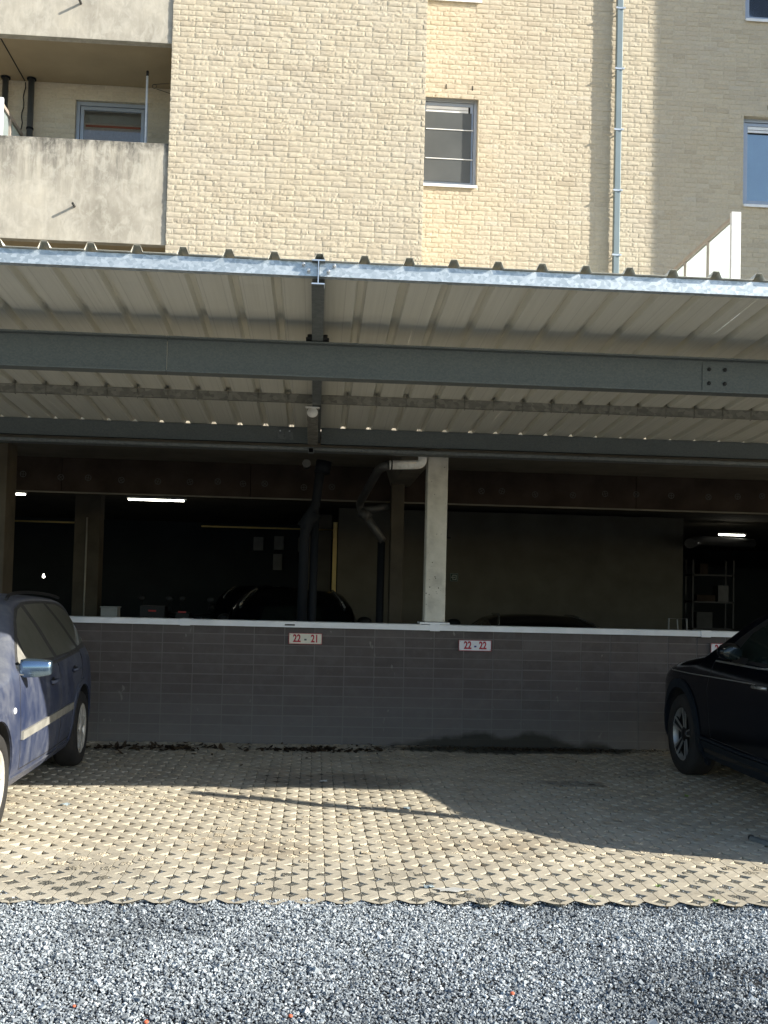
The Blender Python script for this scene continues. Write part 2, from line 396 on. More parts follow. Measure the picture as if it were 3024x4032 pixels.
# ------------------------------------------------------------------ brickwork
def brickwork(name, parent, org, ud, nd, u0, u1, z0, z1, holes=(), L=.2, H=.075, joint=.011, nu=9, nv=4,
              relief=.0052, seed=1, mats=('brick', 'mortar'), stack=False, proud=.0072, jitter=.0015):
    """real bricks, each a small uneven slab standing proud of a mortar sheet"""
    r = np.random.default_rng(seed)
    rows = []
    nz = int(round((z1 - z0) / H))
    for j in range(nz):
        za = z0 + j * H; zb = za + H - joint
        cuts = [(u0, u1)]
        for (a, b, c, d) in holes:
            if za + H * .5 > c and za + H * .5 < d:
                new = []
                for (p, q) in cuts:
                    if b <= p or a >= q: new.append((p, q)); continue
                    if a > p: new.append((p, a))
                    if b < q: new.append((b, q))
                cuts = new
        for (p, q) in cuts:
            # course pattern anchored on the wall so joints line up either side of holes
            off = 0 if stack else (.5 * L if j % 2 else 0.)
            k0 = math.floor((p - u0 - off) / L); x = u0 + off + k0 * L
            xs = []
            while x < q - 1e-4:
                e = x + L
                if not stack and r.random() < .06 and e + L < q:
                    e = x + 1.5 * L * (1 if r.random() < .5 else 1 / 1.5 * .5 + .0)
                a = max(x, p); b = min(e, q)
                if not stack and abs(e - x - L) > .01:   # re-sync
                    pass
                if b - a > .025: xs.append((a, b))
                x = x + L if abs(e - x - L) < .01 else e
            for (a, b) in xs: rows.append((a + joint / 2 if a > p else a, b - joint / 2 if b < q else b, za, zb))
    A = np.array(rows); n = len(A)
    jt = r.normal(0, jitter, (n, 4)); A = A + jt
    iu = np.arange(nu + 2); iv = np.arange(nv + 2)
    # ring 0 and last are the back rim
    fu = np.clip((iu - 1) / (nu - 1), 0, 1); fv = np.clip((iv - 1) / (nv - 1), 0, 1)
    FU, FV = np.meshgrid(fu, fv, indexing='ij')
    IU, IV = np.meshgrid(iu, iv, indexing='ij')
    rim = (IU == 0) | (IU == nu + 1) | (IV == 0) | (IV == nv + 1)
    edge = ((IU == 1) | (IU == nu) | (IV == 1) | (IV == nv)) & ~rim
    U = A[:, 0, None, None] + (A[:, 1] - A[:, 0])[:, None, None] * FU
    Z = A[:, 2, None, None] + (A[:, 3] - A[:, 2])[:, None, None] * FV
    pr = r.normal(0, .0014, n)[:, None, None] + 0 * U
    sd = r.uniform(0, 50, n)[:, None, None]
    if relief > 0:
        ek = .003
        e1 = vnoise(U * 30 + sd, Z * 45, 0., seed)
        cr = vnoise(U * 38 + Z * 30 + sd, Z * 70 - U * 12, 5., seed + 3)
        crease = -np.clip(1 - np.abs(cr) * 5, 0, 1) * np.clip(vnoise(U * 9 + sd, Z * 9, 2., seed + 9) * 1.8 + .35, 0, 1)
        D = pr + relief * (.45 * e1 + 1.15 * crease)
        U = U + edge * vnoise(U * 35, Z * 35, sd, seed + 5) * .0022
        Z = Z + edge * vnoise(U * 25, Z * 60, sd + 9, seed + 6) * .0022
    else:
        ek = .0012
        D = pr * .25 + vnoise(U * 18 + sd, Z * 20, 0, seed) * .0004
    D = D - edge * ek
    D = np.where(rim, -proud - .004, D)
    ud = np.array(ud, float); nd = np.array(nd, float); org = np.array(org, float)
    V = org + U[..., None] * ud + D[..., None] * nd + Z[..., None] * np.array([0, 0, 1.])
    tone = np.broadcast_to(np.clip(r.normal(.5, .17, n), 0, 1)[:, None, None], U.shape).ravel()
    nuv = (nu + 2) * (nv + 2)
    I, J = np.meshgrid(np.arange(nu + 1), np.arange(nv + 1), indexing='ij')
    q = np.stack([I * (nv + 2) + J, (I + 1) * (nv + 2) + J, (I + 1) * (nv + 2) + J + 1, I * (nv + 2) + J + 1], -1).reshape(-1, 4)
    Q = (np.arange(n)[:, None, None] * nuv + q).reshape(-1, 4)
    V = V.reshape(-1, 3); mi = np.zeros(len(Q), int)
    # mortar sheet pieces around the holes
    us = sorted({u0, u1, *[h[0] for h in holes if u0 < h[0] < u1], *[h[1] for h in holes if u0 < h[1] < u1]})
    zs = sorted({z0, z1, *[h[2] for h in holes if z0 < h[2] < z1], *[h[3] for h in holes if z0 < h[3] < z1]})
    mv = []; mq = []
    for a, b in zip(us[:-1], us[1:]):
        for c, d in zip(zs[:-1], zs[1:]):
            um, zm = (a + b) / 2, (c + d) / 2
            if any(h[0] < um < h[1] and h[2] < zm < h[3] for h in holes): continue
            k = len(V) + len(mv)
            for (uu, zz) in ((a, c), (b, c), (b, d), (a, d)): mv.append(org + uu * ud - proud * nd + np.array([0, 0, zz]))
            mq.append((k, k + 1, k + 2, k + 3))
    V = np.vstack([V, mv]); Q = np.vstack([Q, mq]); mi = np.concatenate([mi, np.ones(len(mq), int)])
    tone = np.concatenate([tone, np.full(len(mv), .5)])
    if np.dot(np.cross(ud, [0, 0, 1]), nd) < 0: Q = Q[:, ::-1]
    return np_mesh(name, V, Q, mats, parent, tone, mi)

# ================================================================== SETTING
def build_ground():
    # one big gravel lot sheet reaching the horizon
    m = MB(); m.box(-150, 150, -150, 150, -.6, -.046)
    props(m.build('gravel_lot', 'gravel_ground'), kind='structure')
    # stones: angular chips
    x0, x1, y0, y1 = -2.9, 3.5, 3.3, 5.17
    n = 195000
    P = np.stack([rng.uniform(x0, x1, n), rng.uniform(y0, y1, n)], 1)
    zz = -.016 + .008 * vnoise(P[:, 0] * 2.2, P[:, 1] * 2.2, 0, 4) + rng.uniform(-.010, .005, n)
    S = np.exp(rng.normal(math.log(.0045), .34, n))
    big = rng.random(n) < .006; S[big] *= 1.9
    rut = vnoise(P[:, 0] * 1.1, P[:, 1] * 1.9, 0, 51) + .5 * vnoise(P[:, 0] * 4, P[:, 1] * 4, 0, 52)
    zz = zz - .004 * np.clip(rut, 0, 1)
    # joint gravel in the first rows of the paving
    k = 22000
    P2 = np.stack([rng.uniform(x0, x1, k), 5.13 + np.abs(rng.normal(0, .28, k))], 1)
    P = np.vstack([P, P2]); zz = np.concatenate([zz, np.full(k, -.0075) + .006 * vnoise(P2[:, 0] * 1.6, P2[:, 1] * 1.6, 0, 8) + rng.uniform(-.004, .003, k)]); S = np.concatenate([S, rng.uniform(.0022, .0045, k)])
    n += k
    base = np.array([(-1, -1, -1), (1, -1, -1), (1, 1, -1), (-1, 1, -1), (-1, -1, 1), (1, -1, 1), (1, 1, 1), (-1, 1, 1)], float) * .62
    J = base[None] * (1 + rng.uniform(-.48, .42, (n, 8, 3))) * np.stack([rng.uniform(.8, 1.5, n), rng.uniform(.7, 1.15, n), rng.uniform(.5, .95, n)], 1)[:, None, :]
    a = rng.uniform(0, 2 * np.pi, (n, 3)); a[:, :2] = rng.normal(0, .5, (n, 2))
    ca, sa = np.cos(a), np.sin(a)
    def rot(J, i, j, c, s):
        A = J[..., i] * c[:, None] - J[..., j] * s[:, None]; B = J[..., i] * s[:, None] + J[..., j] * c[:, None]
        J = J.copy(); J[..., i] = A; J[..., j] = B; return J
    J = rot(J, 1, 2, ca[:, 0], sa[:, 0]); J = rot(J, 0, 2, ca[:, 1], sa[:, 1]); J = rot(J, 0, 1, ca[:, 2], sa[:, 2])
    V = J * S[:, None, None]
    V[..., 0] += P[:, 0, None]; V[..., 1] += P[:, 1, None]; V[..., 2] += zz[:, None]
    q = np.array([(0, 3, 2, 1), (4, 5, 6, 7), (0, 1, 5, 4), (1, 2, 6, 5), (2, 3, 7, 6), (3, 0, 4, 7)])
    Q = (np.arange(n)[:, None, None] * 8 + q).reshape(-1, 4)
    wet = np.concatenate([np.clip(rut - .1, 0, 1) * .30 + .12 * np.clip(4.5 - P[:n - k, 1], 0, 1), np.full(k, .1)])
    tone = np.repeat(np.clip(rng.normal(.53, .22, n) - wet, 0, 1), 8)
    o = np_mesh('loose_gravel', V.reshape(-1, 3), Q, ['gravel_stone'], None, tone)
    props(o, 'blue-grey crushed stone chips covering the yard in front of the pavers', 'gravel', kind='stuff')
    m = MB(); m.box(x0, x1, y0, 5.6, -.044, -.026); props(m.build('gravel_bed', 'subgrade'), kind='structure')

def build_paving():
    # honeycomb concrete grass pavers: diamond cells, thin joints running towards the wall
    A, B = .0885, .0955
    X0, X1, Y0, Y1 = -4.4, 6.6, 5.13, 10.42
    depth = .030
    hw, hh = .047, .041
    j = .0022
    # template right half of a cell (mirrored for the left): outer boundary and inner boundary
    inner = [(j, hh * 1.08), (hw * .35, hh * .62), (hw * .72, hh * .27), (hw, .0), (hw * .72, -hh * .27), (hw * .35, -hh * .62), (j, -hh * 1.08)]
    outer = [(j, B - j * B / A), (A * .35, B * .65), (A * .7, B * .3), (A, 0.), (A * .7, -B * .3), (A * .35, -B * .65), (j, -B + j * B / A)]
    inn = np.array(inner); out = np.array(outer)
    mid = inn + (out - inn) * .06
    # rings: wall bottom, bevel edge, top inner, outer
    rings = [(inn, -depth), (inn, -.0028), (mid, 0.), (out, 0.)]
    tv = []; tz = []
    for (r_, z) in rings: tv += list(r_); tz += [z] * 7
    tq = []
    for r_ in range(3):
        for i in range(6): tq.append((r_ * 7 + i, r_ * 7 + i + 1, (r_ + 1) * 7 + i + 1, (r_ + 1) * 7 + i))
    # joint walls: top joint side (between inner[0] and outer[0]) and bottom joint side
    nb = len(tv)
    tv += [tuple(outer[0]), tuple(outer[-1])]; tz += [-depth, -depth]
    tq.append((0, 1 * 7, 2 * 7, nb)); tq.append((nb, 2 * 7, 3 * 7, 3 * 7))
    tq.append((6, nb + 1, 2 * 7 + 6, 1 * 7 + 6)); tq.append((nb + 1, 3 * 7 + 6, 3 * 7 + 6, 2 * 7 + 6))
    tq[-3] = (nb, 2 * 7, 3 * 7, nb); 
    tv = np.array(tv); tz = np.array(tz)
    tri = []
    for f in tq:
        f2 = [f[0]]
        for x in f[1:]:
            if x not in f2: f2.append(x)
        if len(f2) == 4: tri += [(f2[0], f2[1], f2[2]), (f2[0], f2[2], f2[3])]
        elif len(f2) == 3: tri.append(tuple(f2))
    tri = np.array(tri)
    ks = np.arange(int(X0 / A), int(X1 / A) + 1); js = np.arange(0, int((Y1 - Y0) / B) + 1)
    cells = [(k, i) for k in ks for i in js if (k + i) % 2 == 0]
    C = np.array([(k * A, Y0 + .02 + i * B) for k, i in cells]); n = len(C)
    Vs = []; Fs = []; tones = []
    r = np.random.default_rng(3)
    for sgn in (1, -1):
        jit = r.uniform(-.0014, .0018, n)      # each moulded half sits a touch differently
        X = C[:, 0, None] + sgn * tv[None, :, 0]; Y = C[:, 1, None] + tv[None, :, 1]
        Z = np.broadcast_to(tz, X.shape).copy()
        Y = np.clip(Y, Y0 - .045, Y1)
        und = .006 * vnoise(X * 1.6, Y * 1.6, 0, 8) + .004 * vnoise(X * 5, Y * 5, 0, 9)
        top = Z > -.02
        Z = Z + und + np.where(top, .0012 * vnoise(X * 60, Y * 60, 0, 12), 0)
        X = X + np.where(Z < 9, .0016 * vnoise(X * 40, Y * 40, 0, 13), 0); Y = Y + .0016 * vnoise(X * 40, Y * 40, 3., 14)
        V = np.stack([X, Y, Z], -1)
        b = len(Vs) and sum(len(v) for v in Vs)
        F = (np.arange(n)[:, None, None] * len(tv) + tri).reshape(-1, 3) + (b or 0)
        if sgn < 0: F = F[:, ::-1]
        Vs.append(V.reshape(-1, 3)); Fs.append(F)
    V = np.vstack(Vs); F = np.vstack(Fs)
    o = np_mesh('grass_pavers', V, F[:, ::-1], ['paver'], None)
    props(o, kind='structure')
    # front kerb face of the pavers and flat continuation either side
    m = MB(); m.box(X0 - 8, X0 - .06, Y0, Y1, -.045, -.002); m.box(X1 + .06, X1 + 8, Y0, Y1, -.045, -.002)
    props(m.build('side_paving', 'paver'), kind='structure')
    # sand fill in the cells: little mounds, some washed out deep, some heaped
    g = np.linspace(-1, 1, 7); GX, GY = np.meshgrid(g, g, indexing='ij')
    nn = n
    lvl = -.0135 + .006 * vnoise(C[:, 0] * 1.7, C[:, 1] * 1.7, 0, 21) + r.normal(0, .004, nn)
    lvl = np.where(C[:, 1] < 5.62, np.clip(lvl + .006, -.010, -.004), lvl)
    # the oily spots have lost their fill
    deep = (((C[:, 0] - .1) / .35) ** 2 + ((C[:, 1] - 8.35) / .16) ** 2 < 1) | (((C[:, 0] - 2.13) / .2) ** 2 + ((C[:, 1] - 8.3) / .12) ** 2 < 1)
    lvl = np.where(deep, -.027, np.minimum(lvl, -.003))
    X = C[:, 0, None, None] + GX * (hw + .003); Y = C[:, 1, None, None] + GY * (hh + .006)
    rr = np.clip(1 - (np.abs(GX) ** 1.5 + np.abs(GY) ** 1.5) / 1.3, 0, 1)
    amp = (r.uniform(.002, .013, nn) * np.where(C[:, 1] < 5.62, .3, 1))[:, None, None] * np.where(deep, .2, 1)[:, None, None]
    skew = r.normal(1.0, .3, nn)[:, None, None] * np.where(C[:, 1] < 5.62, .2, 1)[:, None, None]
    Z = lvl[:, None, None] + amp * rr * 1.1 - skew * (.0075 * GX + .003 * GY) + .0035 * vnoise(X * 90, Y * 90, 0, 22) + .006 * vnoise(X * 1.6, Y * 1.6, 0, 8)
    Z = np.minimum(Z, .003)
    V = np.stack([X, Y, Z], -1).reshape(-1, 3)
    I, Jj = np.meshgrid(np.arange(6), np.arange(6), indexing='ij')
    q = np.stack([I * 7 + Jj, (I + 1) * 7 + Jj, (I + 1) * 7 + Jj + 1, I * 7 + Jj + 1], -1).reshape(-1, 4)
    Q = (np.arange(nn)[:, None, None] * 49 + q).reshape(-1, 4)
    o = np_mesh('sand_fill', V, Q, ['sand_fill'], None, smooth=True)
    props(o, 'sandy grit filling the diamond cells of the concrete pavers', 'sand', kind='stuff')
    m = MB(); m.box(X0, X1, Y0 + .03, Y1 + .02, -.044, -.0285); props(m.build('paving_bed', 'subgrade'), kind='structure')
    m = MB(); m.box(-12.4, 14.6, 10.62, 34, -.045, -.004); props(m.build('garage_floor', 'dark_concrete'), kind='structure')
build_ground()
build_paving()

# ================================================================== APARTMENT BUILDING
def window(parent, x0, x1, z0, z1, yw, reveal=.10, blind='blind_grey', rods=True, vent=True, blindfrac=1., label=None, ext=False):
    """frame set back in the wall; pane, sill and blind are its parts"""
    y = yw + reveal; fw = .055
    f = MB()
    f.box(x0, x0 + fw, y, y + .07, z0, z1); f.box(x1 - fw, x1, y, y + .07, z0, z1)
    f.box(x0 + fw, x1 - fw, y, y + .07, z0, z0 + fw); f.box(x0 + fw, x1 - fw, y, y + .07, z1 - fw, z1)
    # sash
    a, b, c, d = x0 + fw + .006, x1 - fw - .006, z0 + fw + .006, z1 - fw - .006; s = .05
    f.box(a, a + s, y + .016, y + .06, c, d); f.box(b - s, b, y + .016, y + .06, c, d)
    f.box(a + s, b - s, y + .016, y + .06, c, c + s); f.box(a + s, b - s, y + .016, y + .06, d - s, d)
    fr = f.build('window', 'window_frame', parent, bevel=.004)
    if label: fr['label'] = label
    m = MB(); m.box(a + s, b - s, y + .034, y + .040, c + s, d - s); m.build('pane', 'window_glass', fr)
    m = MB(); m.box(x0 - .0, x1 + .0, yw - .035, y + .012, z0 - .022, z0 - .001); m.box(x0, x1, yw - .038, yw - .030, z0 - .045, z0 - .002)
    m.build('sill', 'white_metal', fr, bevel=.002)
    # reveal lining behind the outer brick leaf
    m = MB(); t = .01
    m.box(x0 - t, x0 - .001, yw + .004, y + .3, z0, z1); m.box(x1 + .001, x1 + t, yw + .004, y + .3, z0, z1); m.box(x0 - t, x1 + t, yw + .004, y + .3, z1 + .001, z1 + t)
    m.build('reveal', 'mortar', fr)
    by = y - .006 if ext and rods else (y + .046 if ext else y + .16)
    m = MB(); m.box(a + .03, b - .03, by, by + .006, c + (d - c) * (1 - blindfrac) + .03, d - (.16 if rods else .01)); m.mat = 1
    if rods:
        for k in (.30, .66): m.box(a + s, b, by - .010, by - .002, c + (d - c) * k - .006, c + (d - c) * k + .006)
    m.build('blind', [blind, 'coping'], fr)
    if vent:
        m = MB(); m.box(a + s, b - s - .03, y + .012, y + .034, d - s - .10, d - s - .065); m.box(a + s, b - s - .03, y + .012, y + .03, d - s - .055, d - s - .008)
        m.build('vent_grille', 'coping', fr, bevel=.002)
        m = MB(); m.box(a + s + .001, b - s - .001, y + .028, y + .033, d - s - .118, d - s); m.build('vent_recess', 'room_dark', fr)
    m = MB(); m.box(x0 - .1, x1 + .1, y + .9, y + .95, z0 - .3, z1 + .3); m.build('room_backdrop', 'room_dark', fr)
    return fr

def build_building():
    b = thing('apartment_building', 'pale yellow brick apartment block with raw concrete balconies behind the carport', 'building', (0, 15.5, 3.2))
    PX0, PX1, PY = -2.14, 1.312, 13.9
    Z0, Z1 = 3.2, 11.9
    w = brickwork('brick_wall', b, (0, PY, 0), (1, 0, 0), (0, -1, 0), PX0, PX1, Z0, Z1, seed=5)
    w['label'] = 'projecting brick wall between balcony and recessed facade'
    RY = 15.5
    holes = [(1.38, 2.284, 7.75, 9.16), (6.452, 7.45, 7.68, 9.105), (1.38, 2.30, 10.64, 11.75), (6.457, 7.45, 10.62, 11.75),
             (1.38, 2.284, 4.9, 6.3)]
    w = brickwork('brick_wall', b, (0, RY, 0), (1, 0, 0), (0, -1, 0), PX1, 9.5, Z0, Z1, holes=holes, seed=9)
    w['label'] = 'recessed brick wall with the drainpipe and small windows'
    BY = 15.25
    hb = [(-3.72, -2.665, 6.4, 8.665)]
    w = brickwork('brick_wall', b, (0, BY, 0), (1, 0, 0), (0, -1, 0), -7.2, PX0, 5.9, 8.9, holes=hb, seed=13)
    w['label'] = 'shaded brick wall at the back of the balcony'
    # returns
    brickwork('brick_return', b, (PX0, 0, 0), (0, 1, 0), (-1, 0, 0), PY + .02, BY, Z0, Z1, seed=17, nu=5, nv=3)
    brickwork('brick_return', b, (PX1, 0, 0), (0, 1, 0), (1, 0, 0), PY + .02, RY, Z0, Z1, seed=19, nu=5, nv=3)
    # solid core so light cannot leak
    m = MB(); m.box(PX0 + .02, PX1 - .02, PY + .02, RY + .4, Z0, Z1 - .01); m.box(-9, PX0 - .0, BY + .95, BY + 1.2, Z0, Z1)
    m.build('wall_core', 'mortar', b)
    m = MB(); m.box(PX1, 9.6, RY + 1.4, RY + 1.6, Z0, Z1); m.box(-9, 9.6, RY + .1, RY + 1.6, Z1, Z1 + .3)
    m.box(-9, -7.2, PY, BY + 1, Z0, Z1)
    m.build('rear_wall', 'mortar', b)
    # wing standing out on the right, outside the picture; it shades the right of the facade
    m = MB(); m.box(10.13, 16, 13.5, 17, 3.2, 16.5); m.build('side_wing', 'mortar', b)
    # balconies
    for (zt, zb, nm) in ((7.505, 6.118, 'stained concrete balcony front streaked with grime'), (10.3, 8.882, 'upper concrete balcony front cut by the top of the view')):
        m = MB(); m.box(-7.2, PX0 - .004, 13.93, 14.05, zb, zt)
        p = m.build('balcony_parapet', 'parapet_concrete', b, bevel=.006); p['label'] = nm
        m = MB(); m.box(-7.2, PX0 - .014, 14.052, BY - .02, zb + .005, zb + .2); p2 = m.build('balcony_slab', 'soffit', b)
        if zb > 8:
            # expansion joint in the ceiling
            m = MB(); m.box(-4.46, -4.445, 14.06, BY - .03, zb - .001, zb + .004); m.build('expansion_joint', 'matt_black', p2)
    for (x, z, l) in ((-3.3735, 9.36, .12), (-3.361, 6.589, .12)):
        m = MB(); m.lathe([(.010, 0), (.010, -l), (.013, -l), (.017, -l), (.017, -.0)], (x, 13.94, z), (0, 1, 0), 16)
        m.mat = 1; m.lathe([(.0, -l + .02), (.0135, -l + .02)], (x, 13.94, z), (0, 1, 0), 16)
        m.build('drain_spout', ['grey_pvc', 'room_dark'], b)
    window(b, 1.38, 2.284, 7.772, 9.16, RY, ext=True,  label='small window beside the projecting wall with grey roller blind')
    window(b, 6.452, 7.45, 7.70, 9.105, RY, blind='curtain_sky_tint', rods=False, ext=True, label='window cut by the right edge, white curtain coloured with the sky reflection')
    window(b, 1.38, 2.30, 10.662, 11.75, RY, ext=True, label='upper small window, only its sill in view')
    window(b, 6.457, 7.45, 10.64, 11.75, RY, blind='curtain_sky_tint', rods=False, ext=True, label='upper window at the right edge')
    window(b, 1.38, 2.284, 4.922, 6.3, RY)
    bw = window(b, -3.72, -2.665, 6.42, 8.665, BY, reveal=.06, blind='blind_cream', rods=False, vent=False, blindfrac=.10, label='balcony door with a half raised cream blind')
    m = MB(); m.box(-3.61, -2.775, BY + .20, BY + .21, 8.355, 8.385); m.build('blind_hem', 'red_band', bw)
    # weep slots over the windows
    for (x, z) in ((1.779, 9.295), (2.186, 9.29), (6.84, 9.25)):
        m = MB(); m.box(x - .006, x + .006, RY - .006, RY + .004, z - .035, z + .035); m.build('weep_slot', 'room_dark', b)
    # crack / cable down the balcony wall
    pts = []
    for i in range(22):
        z = 8.87 - i * .075; pts.append((-4.45 - .004 * i + .012 * math.sin(i * 1.7), BY - .012, z))
    m = MB(); m.tube(pts, .007, 6); m.build('wall_cable', 'matt_black', b)
    return b
build_building()

def drainpipe():
    x0, x1 = 4.385, 4.478; yb = 15.454; yf = yb - .09
    m = MB(); m.box(x0, x1, yf, yb, 3.15, 11.7)
    o = thing('drainpipe', 'square grey zinc downpipe running up the brick wall', 'drainpipe', ((x0 + x1) / 2, 15.41, 3.15))
    m.build('pipe', 'pipe_zinc', o, bevel=.008)
    for z in (10.61, 9.66, 8.71, 7.765, 6.765, 5.77, 4.8):
        m = MB()
        m.box(x0 - .006, x1 + .006, yf - .008, yf - .001, z - .012, z + .012)
        m.box(x0 - .0055, x0 - .001, yf - .001, 15.498, z - .0115, z + .0115); m.box(x1 + .001, x1 + .0055, yf - .001, 15.498, z - .0115, z + .0115)
        m.tube([(x0 - .013, yf - .02, z), (x0 - .013, yf + .02, z)], .015, 8); m.tube([(x1 + .013, yf - .02, z), (x1 + .013, yf + .02, z)], .015, 8)
        m.build('pipe_clamp', 'steel_clamp', o)
drainpipe()

def balcony_pipe(x, label):
    o = thing('balcony_downpipe', label, 'drainpipe', (x, 15.13, 6.3), group='dark downpipes on the balcony')
    m = MB(); m.tube([(x, 15.13, 6.3), (x - .0, 15.13, 8.88)], .045, 20); m.build('pipe', 'dark_pipe', o)
    m = MB(); m.lathe([(.046, 0), (.067, .0), (.067, .016), (.046, .018)], (x, 15.13, 8.862), (0, 0, 1), 20); m.build('flange', 'black_pipe', o)
    m = MB(); m.lathe([(.046, 0), (.052, .003), (.052, .03), (.046, .033)], (x, 15.13, 8.12), (0, 0, 1), 20)
    m.box(x - .01, x + .01, 15.18, 15.245, 8.125, 8.145); m.build('pipe_clamp', 'black_pipe', o)
balcony_pipe(-4.33, 'dark round downpipe on the balcony, standing clear of the glass screen')
balcony_pipe(-4.70, 'dark round downpipe on the balcony half hidden by the glass screen')

def privacy_screen(x, ya, yb, zb, zt, label, mull, wide):
    """frosted glass divider running out from the facade"""
    o = thing('privacy_screen', label, 'screen', (x, ya, zb), group='frosted glass balcony screens')
    t = .03
    m = MB(); m.box(x - t, x + t, ya + wide, yb, zt - .055, zt); m.box(x - t, x + t, ya + wide, yb, zb, zb + .05)
    for y in mull: m.box(x - t + .002, x + t - .002, y - .022, y + .022, zb + .05, zt - .055)
    m.build('frame', 'taupe_metal', o, bevel=.003)
    m = MB(); m.box(x - .06, x + .06, ya, ya + wide, zb, zt + .02); m.build('post', 'white_metal', o, bevel=.004)
    ys = [ya + wide] + list(mull) + [yb]
    for a, b in zip(ys[:-1], ys[1:]):
        m = MB(); m.add([(x, a + .024, zb + .052), (x, b - .024, zb + .052), (x, b - .024, zt - .057), (x, a + .024, zt - .057)], [(0, 1, 2, 3)]); m.build('glass_panel', 'screen_glass', o)
privacy_screen(5.205, 12.7, 15.46, 4.3, 6.46, 'frosted glass screen with white end post above the carport roof', [13.62, 14.5, 15.1], .06)
privacy_screen(-4.47, 14.12, 15.2, 6.35, 8.09, 'frosted glass divider at the left end of the balcony', [14.62], .05)
m = MB(); m.tube([(-2.55, 14.5, 6.35), (-2.56, 14.5, 8.70)], .016, 10); m.mat = 1; m.tube([(-2.56, 14.5, 8.70), (-2.5605, 14.5, 8.77)], .018, 10)
props(m.build('balcony_pole', ['white_metal', 'black_plastic']), 'thin pale pole with a black tip standing on the balcony', 'pole')
m = MB(); m.tube([(-4.30, 14.75, 6.3), (-4.30, 14.75, 7.62), (-4.30, 14.75, 7.72), (-4.30, 14.75, 7.76)], [.10, .10, .06, .03], 14)
props(m.build('garden_canister', 'green_plastic'), 'green plastic canister behind the balcony parapet', 'canister')
# wire hook under the balcony ceiling
m = MB(); m.tube([(-2.2, 14.6, 8.66), (-2.36, 14.5, 8.60), (-2.45, 14.45, 8.56)], .004, 6); m.tube([(-2.45 + .03 * math.cos(a), 14.45, 8.535 + .03 * math.sin(a)) for a in np.linspace(0, 6.28, 12)], .004, 6)
m.tube([(-2.2, 14.6, 8.50), (-2.42, 14.45, 8.50)], .004, 6)
props(m.build('wire_hook', 'dark_metal'), 'thin wire hook on the balcony side wall', 'hook')

